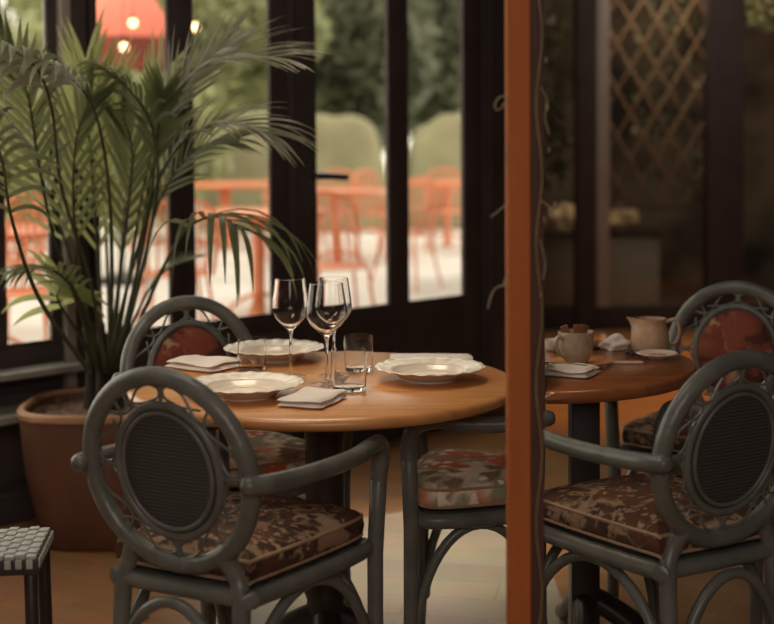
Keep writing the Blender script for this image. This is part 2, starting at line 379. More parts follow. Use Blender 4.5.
# pale parquet field of the floor, bounded by a straight joint
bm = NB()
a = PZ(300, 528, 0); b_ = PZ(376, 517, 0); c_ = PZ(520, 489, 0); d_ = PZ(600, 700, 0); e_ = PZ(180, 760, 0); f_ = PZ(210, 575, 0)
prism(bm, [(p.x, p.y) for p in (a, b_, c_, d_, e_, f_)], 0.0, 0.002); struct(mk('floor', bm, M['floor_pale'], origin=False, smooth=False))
bm = NB(); prism(bm, fl, CEIL, CEIL + 0.1); struct(mk('ceiling', bm, M['ceiling'], origin=False, smooth=False))
# outer walls
bm = NB(); box(bm, -3.4, -3.3, -1.7, 3.2, 0, CEIL); struct(mk('wall_left', bm, M['wall'], origin=False, smooth=False))
bm = NB(); box(bm, 3.8, 3.9, -1.7, 12.5, 0, CEIL); struct(mk('wall_right', bm, M['wall'], origin=False, smooth=False))
bm = NB(); box(bm, -3.4, 3.9, -1.7, -1.6, 0, CEIL); struct(mk('wall_back', bm, M['wall'], origin=False, smooth=False))
# wall running away from the corner beside the glazed door
bm = NB(); prism(bm, [(CORNER.x, CORNER.y), (rr_end.x, rr_end.y), (rr_end.x - 0.2, rr_end.y + .02), WP(UEND, 0.12)], 0, CEIL)
struct(mk('wall_inner', bm, M['wall'], origin=False, smooth=False))
# window wall: dado, head and jambs
bm = NB()
wbox(bm, ULEFT, U[290] - .002, 0, SILL - 0.06, 0.0, 0.12)
wbox(bm, ULEFT, UEND, HEAD, CEIL, 0.0, 0.12)
wbox(bm, U[480] + .002, UEND, 0, HEAD, 0.0, 0.12)
struct(mk('wall_front', bm, M['wall'], origin=False, smooth=False))
# dado moulding panels on the window wall
bm = NB()
for (a_, b2) in ((ULEFT + .1, U[60]), (U[70], U[170]), (U[195], U[272])):
    for (z0, z1) in ((0.12, 0.15), (0.46, 0.49)): wbox(bm, a_ + .05, b2 - .02, z0, z1, -0.015, 0.0, 0.004)
    for uu in (a_ + .05, b2 - .05): wbox(bm, uu, uu + .03, 0.15, 0.46, -0.015, 0.0, 0.004)
struct(mk('trim_1', bm, M['frame'], origin=False))
bm = NB(); wbox(bm, ULEFT, U[290], 0, 0.09, -0.02, 0.0, 0.004); struct(mk('baseboard_front', bm, M['frame'], origin=False))

def window(name, u0, u1, mull, frame_w=0.045, glass_name='glass_pane'):
    root = bpy.data.objects.new(name, None); C.objects.link(root); root.location = (*WP((u0 + u1) / 2, 0.03), SILL); struct(root)
    bm = NB()
    z0, z1 = SILL, HEAD
    wbox(bm, u0, u0 + frame_w, z0, z1, 0.0, 0.020, 0.003); wbox(bm, u1 - frame_w, u1, z0, z1, 0.0, 0.020, 0.003)
    wbox(bm, u0, u1, z1 - 0.05, z1, 0.0, 0.036, 0.004); wbox(bm, u0, u1, z0 - 0.06, z0, -0.01, 0.05, 0.004)
    wbox(bm, u0 + frame_w, u1 - frame_w, z0, z0 + 0.018, 0.004, 0.018, 0.003)
    for (a1, b1) in mull:
        wbox(bm, a1, b1, z0, z1 - .05, 0.0, 0.020, 0.003)
        wbox(bm, (a1 + b1) / 2 - .006, (a1 + b1) / 2 + .006, z0, z1 - .05, -0.012, 0.0, 0.003)
    mk('window_frame', bm, M['frame'], root, True)
    edges = [u0 + frame_w] + [v for p in mull for v in p] + [u1 - frame_w]
    for i in range(0, len(edges), 2):
        bm = NB(); wbox(bm, edges[i] + .001, edges[i + 1] - .001, z0 + 0.02, z1 - 0.052, 0.008, 0.012); mk(glass_name, bm, M['window_glass'], root, True, smooth=False)
    return root
window('window_1', ULEFT + .02, U[60], [(U[-30] - .75, U[-30] - .68), (U[-30] + .02, U[5])], U[60] - U[50])
w2 = window('window_2', U[70] , U[290] - .003, [(U[100] - .06, U[100]), (U[170], U[195])], U[290] - U[272])
# structural post between the windows, its lighter grey face painting in a highlight
bm = NB(); wbox(bm, U[60] + .001, U[70] - .001, 0.0, HEAD, -0.03, 0.10, 0.004); struct(mk('trim_2', bm, M['frame_grey'], origin=False))
bm = NB(); wbox(bm, U[70] + .0, U[100] - .062, 0.56, HEAD, -0.03, -0.002, 0.004); struct(mk('trim_3', bm, M['frame'], origin=False))
# inner sill board under the left window
bm = NB(); wbox(bm, ULEFT + .02, u_at(76, 345), SILL - 0.085, SILL - 0.062, -0.13, 0.0, 0.004); struct(mk('trim_4', bm, M['sill'], origin=False))
bm = NB(); wbox(bm, ULEFT + .02, u_at(24, 380), 0.40, 0.425, -0.22, 0.0, 0.004); struct(mk('trim_5', bm, M['sill'], origin=False))

bm = NB(); wbox(bm, U[290], U[480], -0.02, 0.10, 0.034, 0.12, 0.003); struct(mk('trim_8', bm, M['frame'], origin=False))
# glazed door leaf
root = bpy.data.objects.new('door_1', None); C.objects.link(root); root.location = (*WP((U[290] + U[480]) / 2, 0.03), 0); struct(root)
bm = NB(); z0 = SILL; D0, D1 = -0.008, 0.016
wbox(bm, U[290], U[316], 0.0, HEAD, D0, D1, 0.005); wbox(bm, U[463], U[480], 0.0, HEAD, D0, D1, 0.005)
wbox(bm, U[388], U[408], z0, HEAD - .1, D0, D1, 0.005); wbox(bm, U[316], U[463], HEAD - .1, HEAD, D0, D1, 0.005)
wbox(bm, U[316], U[463], 0.0, 0.16, D0, D1, 0.005); wbox(bm, U[316], U[463], z0 - 0.10, z0, D0, D1, 0.005)
wbox(bm, U[316], U[463], 0.16, z0 - .1, 0.002, 0.014)
um = (U[388] + U[408]) / 2; wbox(bm, um - .03, um + .03, 0.16, z0 - .1, D0, D1, 0.005)
wbox(bm, U[290] + .0, U[290] + .012, 0.01, HEAD, -0.025, D0, 0.003)
mk('door_leaf', bm, M['frame'], root, True)
for a1, b1 in ((316, 388), (408, 463)):
    bm = NB(); wbox(bm, U[a1] + .001, U[b1] - .001, z0 + .001, HEAD - .101, 0.004, 0.008); mk('glass_pane', bm, M['window_glass'], root, True, smooth=False)
uh = u_at(310, 177); hz = PY(310, 176, (WA + WD * uh).y).z
bm = NB(); wbox(bm, uh - .02, uh + .02, hz - .16, hz + .06, -0.02, D0, 0.004)
def wpt(u, o, z): p = WP(u, o); return V(p[0], p[1], z)
mk('door_handle_plate', bm, M['frame'], root, True)
bm = NB(); tube(bm, catmull([wpt(uh, -.02, hz), wpt(uh, -.06, hz), wpt(uh + .03, -.07, hz), wpt(uh + .14, -.07, hz - .008)], 5), 0.0145, 8)
mk('door_handle', bm, M['lever'], root, True)
bm = NB(); wbox(bm, U[480] + .003, UEND - .01, 0.0, HEAD, -0.03, -0.0, 0.006); wbox(bm, U[480] + .03, U[480] + .045, 0.0, HEAD, -0.045, -0.03, 0.003)
struct(mk('trim_6', bm, M['frame'], origin=False))

# right-hand back wall of dark glazed screens (y = 10.4)
YB = 9.7
def XB(x): return PY(x, 200, YB).x
bm = NB()
box(bm, XB(575), XB(595), YB - .08, YB + .06, 0, CEIL, .006); box(bm, XB(705), XB(741), YB - .08, YB + .06, 0, CEIL, .006)
box(bm, rr_end.x, XB(530), YB - .08, YB + .06, 0, CEIL, .006)
box(bm, XB(800), XB(815), YB - .08, YB + .06, 0, CEIL, .006)
box(bm, XB(815), 3.8, YB - .02, YB + .05, 0, CEIL)
box(bm, rr_end.x, 3.8, YB - .05, YB + .04, 0.0, 0.16, .004)
box(bm, rr_end.x, 3.8, YB - .05, YB + .04, 2.6, CEIL, .004)
struct(mk('wall_far', bm, M['frame'], origin=False))
bm = NB(); box(bm, XB(595) + .002, XB(608), YB - .07, YB + .05, 0.16, 2.6, .006); struct(mk('trim_7', bm, M['frame_grey'], origin=False))
for i, (a1, b1) in enumerate(((530, 575), (608, 705), (741, 800))):
    w = bpy.data.objects.new('window_%d' % (3 + i), None); C.objects.link(w); w.location = ((XB(a1) + XB(b1)) / 2, YB, 0.16); struct(w)
    bm = NB(); box(bm, XB(a1) + .003, XB(b1) - .003, YB - .004, YB + .002, 0.165, 2.595); mk('glass_pane', bm, M['window_glass'], w, True, smooth=False)
bm = NB(); box(bm, rr_end.x - .2, 3.8, 12.4, 12.5, 0, CEIL); box(bm, rr_end.x - .25, rr_end.x - .2, YB + .1, 12.5, 0, CEIL)
struct(mk('wall_pantry', bm, M['pantry'], origin=False, smooth=False))
bm = NB(); box(bm, rr_end.x - .2, 3.8, 9.8, 12.4, -.1, 0.0); struct(mk('floor_pantry', bm, M['wall'], origin=False, smooth=False))
bm = NB(); box(bm, rr_end.x - .2, 3.8, 9.8, 12.4, CEIL, CEIL + .1); struct(mk('ceiling_pantry', bm, M['ceiling'], origin=False, smooth=False))

# terrace
bm = NB()
far = 40
pts = [WP(-9, 0.12), WP(UEND, 0.12), (rr_end.x - .3, 9.8), (4, far), (-14, far), (-14, 0)]
prism(bm, pts, -0.1, 0.10); struct(mk('ground', bm, M['paving'], origin=False, smooth=False))

# ------------------------------------------------------------------ rattan chairs
LEAN = math.tan(math.radians(9))
HC = 0.686; HX = 0.199; HZ = 0.198
LN = [LEAN]
def hy(z, zz=0.5): return -0.015 - (z - 0.50) * LN[0]
def hp(a, rx=HX, rz=HZ, dy=0.0): 
    z = HC + rz * math.sin(a); return V(rx * math.cos(a), hy(z) + dy, z)
def ringpts(rx, rz, n=56, dy=0.0): return [hp(2 * PI * k / n, rx, rz, dy) for k in range(n)]
def cushion_bm(outline, z0, z1, crown=0.02):
    """outline: list of (x,y) ccw; a padded slab with rolled edges"""
    bm = NB(); n = len(outline); cx = sum(p[0] for p in outline) / n; cy = sum(p[1] for p in outline) / n
    lay = []
    prof = [(0.0, -0.0, z0), (0.90, 0, z0), (0.985, 0, z0 + .012), (1.0, 0, z0 + (z1 - z0) * .5), (0.985, 0, z1 - .012), (0.93, 0, z1), (0.7, 0, z1 + crown * .6), (0.35, 0, z1 + crown * .95), (0.0, 0, z1 + crown)]
    for s, _, z in prof:
        if s == 0: lay.append([bm.verts.new((cx, cy, z))])
        else: lay.append([bm.verts.new((cx + (p[0] - cx) * s, cy + (p[1] - cy) * s, z)) for p in outline])
    for A, B in zip(lay[:-1], lay[1:]):
        for k in range(n):
            k2 = (k + 1) % n
            if len(A) == 1: bm.faces.new((A[0], B[k2], B[k]))
            elif len(B) == 1: bm.faces.new((A[k], A[k2], B[0]))
            else: bm.faces.new((A[k], A[k2], B[k2], B[k]))
    return bm
def seat_outline(depth, wr, wf, n=6, grow=0.0):
    wr += grow; wf += grow; y0 = 0.0 - grow; y1 = depth + grow
    ctrl = [(-wr, y0 + .03), (-wr + .03, y0), (wr - .03, y0), (wr, y0 + .03), (wf, y1 - .06), (wf - .05, y1), (0, y1 + .015), (-wf + .05, y1), (-wf, y1 - .06)]
    return [(p.x, p.y) for p in catmull([V(a, b, 0) for a, b in ctrl], n, True)]
def quarter_bow(h, x_leg, y_leg, x_mid, y_mid, z_low=0.12, z_top=0.418, n=12):
    pts = []
    for k in range(n + 1):
        t = k / n * PI / 2
        s = 1 - math.cos(t)
        pts.append(V(x_leg + (x_mid - x_leg) * s, y_leg + (y_mid - y_leg) * s, z_low + (z_top - z_low) * math.sin(t)))
    return pts
def make_chair(label, depth=0.415, wr=0.165, wf=0.196, seat_mat='floral_dark', pad_mat='floral_red', arm_out=0.250, lw=1.0):
    t = thing('rattan_armchair', label, 'chair')
    RM = M['rattan']
    bm = NB(); tube(bm, ringpts(HX, HZ), 0.0198, 14, closed=True)
    back = mk('back_hoop', bm, RM, t)
    bm = NB(); tube(bm, ringpts(0.127, 0.138), 0.0092, 10, closed=True); tube(bm, ringpts(0.111, 0.122, dy=-.006), 0.005, 8, closed=True)
    mk('panel_ring', bm, RM, back)
    # woven panel (rear) and padded floral panel (front)
    bm = NB(); n = 40
    c0 = bm.verts.new(V(0, hy(HC) - .006, HC)); rg = [bm.verts.new(p + V(0, -.004, 0)) for p in ringpts(0.119, 0.130, n)]
    c1 = bm.verts.new(V(0, hy(HC) + .004, HC)); rg1 = [bm.verts.new(p + V(0, .004, 0)) for p in ringpts(0.119, 0.130, n)]
    for k in range(n):
        k2 = (k + 1) % n; bm.faces.new((c0, rg[k], rg[k2])); bm.faces.new((c1, rg1[k2], rg1[k])); bm.faces.new((rg[k], rg1[k], rg1[k2], rg[k2]))
    mk('woven_panel', bm, M['cane'], back)
    bm = NB(); rings = []
    for s, d in ((1.0, .005), (0.98, .018), (0.85, .027), (0.5, .034), (0.2, .036)):
        rings.append([bm.verts.new(p + V(0, d, 0)) for p in ringpts(0.117 * s, 0.128 * s, n)])
    cc = bm.verts.new(V(0, hy(HC) + .036, HC))
    for A, B in zip(rings[:-1], rings[1:]):
        for k in range(n): bm.faces.new((A[k], A[(k + 1) % n], B[(k + 1) % n], B[k]))
    for k in range(n): bm.faces.new((rings[-1][k], rings[-1][(k + 1) % n], cc))
    bm.faces.new(rings[0][::-1])
    mk('upholstered_pad', bm, M[pad_mat], back)
    # thin curled strands between hoop and ring
    bm = NB()
    def rp(a, f, dy=0):    # f=0 ring, 1 hoop
        rx = 0.135 + (0.181 - 0.135) * f; rz = 0.147 + (0.180 - 0.146) * f
        return hp(a, rx, rz, dy)
    for q in range(4):
        a0 = PI / 2 * q
        tube(bm, [rp(a0, 0.0), rp(a0, 1.0)], 0.0045, 6)
        for s in (-1, 1):
            da = 0.19 if q % 2 else 0.165
            # open curl hugging the spoke, then a sweeping tail towards the next quadrant
            ctl = [rp(a0 + s * .62, 0.55, .002), rp(a0 + s * .40, 0.05, .002), rp(a0 + s * .22, 0.0, .002), rp(a0 + s * .05, 0.25, .002), rp(a0 + s * .04, 0.75, .002),
                   rp(a0 + s * .16, 1.0, -.002), rp(a0 + s * .32, 0.85, -.004), rp(a0 + s * .46, 0.45, -.004), rp(a0 + s * .66, 0.08, -.004), rp(a0 + s * .80, 0.35, -.004), rp(a0 + s * .86, .9, -.004)]
            tube(bm, catmull(ctl, 5), 0.0030, 6)
    mk('curled_strands', bm, RM, back)
    # rear legs
    zc = HC - HZ * math.sqrt(1 - (0.115 * lw / HX) ** 2)
    for s in (-1, 1):
        bm = NB(); tube(bm, catmull([V(s * .112 * lw, hy(zc), zc), V(s * .135 * lw, -.006, .48), V(s * .150 * lw, -.012, .42), V(s * .155 * lw, -.03 * lw, .2), V(s * .16 * lw, -.055 * lw, .0)], 5), lambda u_: .021 - .004 * u_, 12)
        mk('leg', bm, RM, t)
    # arms and front legs
    fa = depth - .005
    for s in (-1, 1):
        bm = NB(); a_in = hp(0, HX, HZ); z_a = .682
        tube(bm, catmull([V(s * (HX + .012), hy(z_a) - .028, z_a + .004), V(s * (HX + .03), hy(z_a) + .02, z_a), V(s * (arm_out - .012), depth * .28, .674), V(s * arm_out, depth * .62, .676), V(s * (arm_out - .006), fa - .05, .684), V(s * (wf + .035), fa + .005, .672), V(s * (wf + .025), fa + .022, .63), V(s * (wf + .02), fa + .022, .59)], 6), .0195, 12)
        mk('arm', bm, RM, t)
        bm = NB(); tube(bm, [V(s * (wf + .02), fa + .022, .59), V(s * (wf + .012), fa + .018, .42), V(s * (wf + .010), fa + .02, .2), V(s * (wf + .012), fa + .03, 0.0)], lambda u_: .0195 - .002 * u_, 12)
        mk('leg', bm, RM, t)
    # seat rail
    bm = NB(); o = seat_outline(depth, wr, wf, 6, 0.008)
    tube(bm, [V(x, y, .438) for x, y in o], .019, 10, closed=True)
    mk('seat_rail', bm, RM, t)
    bm = NB(); o = seat_outline(depth, wr, wf, 5, 0.0)
    prism(bm, [(x * .97, .2 * depth / .43 + (y - .2 * depth / .43) * .97) for x, y in o], .43, .458); mk('seat_board', bm, M['cane'], t)
    o = seat_outline(depth, wr, wf, 6, 0.006)
    cu = mk('seat_cushion', cushion_bm(o, .460, .522, .022), M[seat_mat], t)
    bm = NB(); n_ = len(o); cx = 0; cy = depth / 2
    for zz, sc in ((.5115, .978), (.470, .978)):
        tube(bm, [V(cx + (x - cx) * sc, cy + (y - cy) * sc, zz) for x, y in o], .0042, 6, closed=True)
    mk('piping', bm, M['piping'], cu)
    # bowed braces below the rail: two quarter bows meeting at mid rail on each side
    def bow(p, q):
        A = quarter_bow(0, p[0], p[1], (p[0] + q[0]) / 2, (p[1] + q[1]) / 2); B = quarter_bow(0, q[0], q[1], (p[0] + q[0]) / 2, (p[1] + q[1]) / 2)
        b2 = NB(); tube(b2, A + B[::-1][1:], .0125, 8); mk('bowed_brace', b2, RM, t)
    for s in (-1, 1): bow((s * .158 * lw, -.03), (s * (wf + .008), fa + .01))
    bow((-wf - .0, fa + .02), (wf + .0, fa + .02)); bow((-.158 * lw, -.045 * lw), (.158 * lw, -.045 * lw))
    return t
def place(t, x, y, D, theta, fy=None):
    p = PY(x, y, D); t.location = (p.x, D, 0); t.rotation_euler = (0, 0, -math.radians(theta))
# near-left chair: hoop centre seen at x=166
c1 = make_chair('grey rattan armchair in the left foreground, its woven back towards us')
CH = 'grey rattan armchairs around the tables'
c1['group'] = CH
def hoop_place(t, x, D, theta):
    # put the hoop centre (local y about -0.045) at the pixel column x and depth D
    p = PY(x, 300, D); th = math.radians(theta); off = 0.046
    t.location = (p.x + math.sin(th) * off, D + math.cos(th) * off, 0.0); t.rotation_euler = (0, 0, -th)
c2 = copy_tree(c1, label='grey rattan armchair behind the left table, red floral back pad facing us')
c4 = copy_tree(c1, label='grey rattan armchair at the right edge in front of the reddish table')
c5 = copy_tree(c1, label='grey rattan armchair farthest right, behind another chair, red floral pad showing')
for c, sm in ((c2, 'floral'),):
    for k in kids(c):
        if k.name.startswith('seat_cushion'):
            k.data = k.data.copy(); k.data.materials[0] = M[sm]
hoop_place(c1, 166, 2.79, 29); hoop_place(c2, 190, 3.98, 145); hoop_place(c4, 734, 2.95, -30); hoop_place(c5, 736, 4.28, -149)
LN[0] = 0.0; HX = 0.175
c3 = make_chair('grey rattan armchair side-on right of the left table, bright floral cushion', depth=0.272, wr=0.13, wf=0.20, lw=0.6, seat_mat='floral', arm_out=0.225)
c3['group'] = CH
c3.location = (0.355, 3.485, 0); c3.rotation_euler = (0, 0, math.radians(90 - 5))

# ------------------------------------------------------------------ tables
TC = V(-0.160, 3.46, 0); TR = 0.483
t = thing('round_table', 'honey-coloured round wooden table set with plates and wine glasses', 'table', TC)
bm = NB(); T = 0.75
lathe(bm, [(0, T - .031), (TR - .03, T - .031), (TR - .012, T - .028), (TR - .002, T - .021), (TR, T - .013), (TR - .004, T - .005), (TR - .013, T), (0, T)], 96)
mk('table_top', bm, M['tabletop'], t)
bm = NB(); lathe(bm, [(0, .03), (.30, .03), (.30, .05), (.05, .10), (.045, .12), (0, .12)], 8)
bm.free(); bm = NB()
for k in range(4):
    a = k * PI / 2; d = V(math.cos(a), math.sin(a), 0)
    tube(bm, catmull([d * .02 + V(0, 0, .16), d * .11 + V(0, 0, .12), d * .19 + V(0, 0, .05), d * .245 + V(0, 0, .028)], 5), lambda u_: .034 - .008 * u_, 10)
mk('pedestal_foot', bm, M['black_wood'], t)
prof = [(0, .08), (.055, .08), (.06, .12), (.05, .16), (.048, .2), (.056, .22), (.048, .24), (.047, .28), (.055, .31), (.046, .34), (.049, .40), (.049, .60), (.055, .66), (.09, .70), (.10, T - .035), (0, T - .035)]
bm = NB(); lathe(bm, prof, 32); mk('pedestal', bm, M['black_wood'], t)
# half-round table on the right
t2 = thing('half_round_table', 'reddish half-round wooden table laid with coffee things', 'table', (0.42, 3.66, 0))
bm = NB(); pts = []; r2 = .36
cA = PY(546, 300, 3.56).x
def edge_x(y): return PY(544, 300, y).x
P0 = V(edge_x(3.70), 3.70, 0)
loc2 = V(0.42, 3.66, 0)
pl = []
for k in range(49):
    a = -PI / 2 + PI * k / 48; pl.append((P0.x + .012 * 0 + math.cos(a) * .405 - loc2.x + math.sin(a) * .11 * .42, P0.y + math.sin(a) * .42 - loc2.y))
def slab(bm, pl, z0, z1, r):
    n = len(pl); cx = sum(p[0] for p in pl) / n; cy = sum(p[1] for p in pl) / n
    lay = []
    for s, z in ((1 - 2.2 * r, z0), (1 - .6 * r, z0 + .005), (1, (z0 + z1) / 2), (1 - .4 * r, z1 - .005), (1 - 1.2 * r, z1)):
        lay.append([bm.verts.new((cx + (p[0] - cx) * s, cy + (p[1] - cy) * s, z)) for p in pl])
    for A, B in zip(lay[:-1], lay[1:]):
        for k in range(n): bm.faces.new((A[k], A[(k + 1) % n], B[(k + 1) % n], B[k]))
    bm.faces.new(lay[0][::-1]); bm.faces.new(lay[-1])
slab(bm, pl, T - .034, T, .03); mk('table_top', bm, M['tabletop_dark'], t2)
bm = NB(); box(bm, .055, .13, -.06, .015, .03, T - .034, .006); mk('pedestal', bm, M['black_wood'], t2)
bm = NB()
for sx, sy in ((1, .25), (1, -.35), (-.12, -1), (-.12, 1)):
    d = V(sx, sy, 0).normalized(); o_ = V(.09, -.02, 0)
    tube(bm, catmull([o_ + V(0, 0, .15), o_ + d * .09 + V(0, 0, .10), o_ + d * .17 + V(0, 0, .045), o_ + d * .23 + V(0, 0, .022)], 5), lambda u_: .03 - .010 * u_, 10)
mk('pedestal_foot', bm, M['black_wood'], t2)

# ------------------------------------------------------------------ orange post and its dark brown stile (foreground, y = 2.5)
YP = 2.5
xa, xb, xc = PY(507.5, 300, YP).x, PY(531, 300, YP).x, PY(545, 300, YP).x
t = thing('door_post', 'tall orange varnished post with dark brown strip, full height in the foreground', 'post', ((xa + xb) / 2, YP, 0))
bm = NB(); box(bm, xa, xb, YP, YP + .05, 0, CEIL - .002, .006); mk('orange_edging', bm, M['orange_post'], t, True)
bm = NB(); box(bm, xb + .0005, xc, YP + .012, YP + .045, 0, CEIL - .002, .004); mk('brown_stile', bm, M['frame_brown'], t, True)
# dried vine curls on the post, with added shapes standing in for glints
bm = NB()
def P3(x, y, D): return PY(x, y, D)
stem = [P3(539 + 3 * math.sin(y * .045), y, YP - .004 + 0 * y) for y in range(-60, 700, 16)]
tube(bm, stem, .0012, 5)
for (pts_) in ([(508, 96), (500, 97), (495, 104), (497, 110), (503, 106), (508, 96)], [(508, 140), (506, 155), (508, 170)], [(509, 203), (503, 207), (496, 213), (491, 217)],
               [(509, 270), (506, 277), (504, 285), (507, 288)], [(509, 287), (500, 286), (493, 292), (489, 303), (488, 309)],
               [(541, 88), (547, 100), (545, 118), (549, 134)], [(540, 200), (548, 206), (553, 216)], [(540, 240), (545, 262), (543, 280)]):
    tube(bm, catmull([P3(x, y, YP - .006) for x, y in pts_], 4), .0013, 5)
for (x, y, r_) in ((547, 107, .0045), (549, 150, .003), (541, 296, .004), (551, 210, .004), (546, 60, .003), (555, 205, .004)):
    p = P3(x, y, YP - .005); b2 = bmesh.new(); bmesh.ops.create_icosphere(b2, subdivisions=2, radius=r_); 
    merge(bm, b2, Matrix.Translation(p) @ Matrix.Diagonal((0.7, 0.7, 1.7, 1)))
tag(mk('vine_and_glints', bm, M['vine']), 'thin dried vine curls and modelled glints on the orange post', 'vine')

# ------------------------------------------------------------------ tableware
def scallop(a, r): 
    return 1 + (0.008 * math.cos(12 * a) + .003 * math.cos(24 * a)) * max(0, min(1, (r - .09) / .05))
def make_plate(label, loc, rad, group, rz=0):
    t = thing('dinner_plate', label, 'plate', loc, rz, group); k = rad / .135
    bm = NB()
    prof = [(0, .0075), (.045, .0075), (.062, .009), (.070, .006), (.076, .008), (.088, .022), (.108, .026), (.125, .029), (.134, .032), (.1355, .034), (.133, .0355), (.120, .032), (.100, .0275), (.0925, .0265), (.090, .0240), (.083, .0135), (.076, .0115), (.04, .0108), (0, .0108)]
    lathe(bm, [(r * k, z) for r, z in prof], 80, wav=scallop)
    # radial flutes pressed into the rim
    for v in bm.verts:
        r = math.hypot(v.co.x, v.co.y) / k
        if r > .092: v.co.z += .0011 * math.cos(20 * math.atan2(v.co.y, v.co.x)) * min(1, (r - .092) / .02)
    mk('plate_body', bm, M['porcelain'], t)
    bm = NB(); lathe(bm, [(.058 * k, 0), (.064 * k, 0), (.066 * k, .012), (.056 * k, .012), (.058 * k, 0)], 60); mk('foot_ring', bm, M['porcelain'], t)
    return t
PG = 'fluted cream plates on the round table'
def tz(x, y, z=T): p = PZ(x, y, z); return V(p.x, p.y, T)
pa = make_plate('fluted cream plate at the table front left, between napkin and near chair', tz(245, 388, T + .02), .137, PG)
copy_tree(pa, tz(274, 352, T + .02), 0.3, 'fluted cream plate at the table back, behind the tumbler')
copy_tree(pa, tz(430, 371.5, T + .02), 0.9, 'fluted cream plate on the right side of the round table, alone')

def make_wine(label, loc, k=1.0, kw=1.0):
    t = thing('wine_glass', label, 'glass', loc, 0, 'wine glasses on the round table')
    bm = NB(); z_b = .118
    outer = [(0, .0), (.036, .0), (.0365, .0012), (.030, .003), (.012, .006), (.0055, .012), (.0038, .03), (.0034, .07), (.0038, .108), (.008, .120), (.020, .132), (.034, .147), (.0425, .163), (.0435, .176), (.0415, .200), (.0375, .228), (.0352, .247)]
    inner = [(.0343, .2475), (.0366, .228), (.0405, .200), (.0425, .176), (.0414, .164), (.033, .149), (.0195, .1345), (.008, .1245), (0, .1225)]
    n0 = 5
    lathe(bm, [(r * kw, z * k) for r, z in [(0, .012)] + outer[n0:] + inner], 48)
    mk('bowl_and_stem', bm, M['glass'], t, sub=0)
    bm = NB(); lathe(bm, [(r * kw, z * k) for r, z in outer[:n0] + [(.0055, .0118), (0, .0118)]], 48); mk('foot', bm, M['foot_glass'], t)
    return t
wa = make_wine('tall clear wine glass standing alone on the left, against the dark door stile', tz(291, 377, T), 1.01, 1.08)
g2 = make_wine('tall clear wine glass in front, right of centre, overlapping another glass', tz(327, 384.5, T), 1.01, 1.16)
g3 = copy_tree(wa, tz(334, 376, T), label='tall clear wine glass at the back right, seen behind the front one')
def make_tumbler(label, loc, r=.037, h=.083):
    t = thing('tumbler', label, 'glass', loc, 0, 'water tumblers on the round table')
    bm = NB(); lathe(bm, [(0, 0), (r * .86, 0), (r * .93, .003), (r * .985, h * .35), (r, h * .6), (r * .975, h), (r * .94, h), (r * .96, h * .6), (r * .945, h * .35), (r * .88, .012), (r * .6, .009), (0, .0085)], 48)
    mk('glass_body', bm, M['glass'], t)
    return t
make_tumbler('clear water tumbler on the left, in front of the back plate', tz(252, 370))
make_tumbler('clear water tumbler nearest the right plate, rim above the other', tz(358.5, 371), .0385, .092)
make_tumbler('clear water tumbler at the front, beside the folded napkin', tz(349, 390), .0435, .098)

def napkin_bm(w, d, layers=2, th=.008, seed=1, wave=.004):
    """a cloth folded over itself: each fold a soft pad, the pads joined by a rolled edge on the left"""
    bm = NB(); rn = random.Random(seed)
    ph = [rn.uniform(0, 6) for _ in range(4)]
    for l in range(layers):
        k = 1 - .035 * l; sk = rn.uniform(-.05, .05); nx, ny = 22, 16; lay = {}
        for i in range(nx + 1):
            for j in range(ny + 1):
                fx = i / nx * 2 - 1; fy = j / ny * 2 - 1
                x = fx * w / 2 * k + sk * fy * w * .2 - (w / 2 * (1 - k)); y = fy * d / 2 * (k + .02 * rn.uniform(-1, 1) * 0)
                x += .002 * math.sin(fy * 5 + ph[0] + l); y += .002 * math.sin(fx * 4 + ph[1] + l)
                edge = max(0.0, 1 - max(abs(fx) ** 10, abs(fy) ** 10)) ** .5
                lift = wave * (.5 + .5 * math.sin(fx * 3.2 + fy * 2.1 + ph[2])) * (.4 + .6 * l / max(1, layers - 1))
                zb = l * th * .92 + lift * (.9 if l else 0)
                lay[i, j, 1] = bm.verts.new((x, y, zb + th * (.5 + .5 * edge) + (lift if not l else 0) * .9 * edge))
                lay[i, j, 0] = bm.verts.new((x, y, zb + th * (.5 - .5 * edge)))
        for i in range(nx):
            for j in range(ny):
                bm.faces.new((lay[i, j, 1], lay[i + 1, j, 1], lay[i + 1, j + 1, 1], lay[i, j + 1, 1]))
                bm.faces.new((lay[i, j, 0], lay[i, j + 1, 0], lay[i + 1, j + 1, 0], lay[i + 1, j, 0]))
        bmesh.ops.remove_doubles(bm, verts=list(bm.verts), dist=1e-5)
    return bm
def napkin(label, loc, w, d, rz, layers=2, th=.008, seed=1, wave=.004, group='folded cream napkins'):
    o = mk('folded_napkin', napkin_bm(w, d, layers, th, seed, wave), M['napkin'], None, origin=False); o.location = loc; o.rotation_euler = (0, 0, rz)
    return tag(o, label, 'napkin', group)
napkin('folded cream napkin at the table front, beside the front tumbler', tz(313, 403) + V(0, 0, .0005), .110, .160, -.35, 2, .011, 3, .003)
napkin('folded cream napkin at the table left, between tumbler and near chair', tz(204, 368) + V(0, 0, .0005), .165, .125, -.6, 2, .011, 5, .006)
napkin('thin folded cream napkin half hidden behind the right plate', V(.118, 3.792, T + .0005), .225, .10, -.04, 2, .0036, 8, .001)

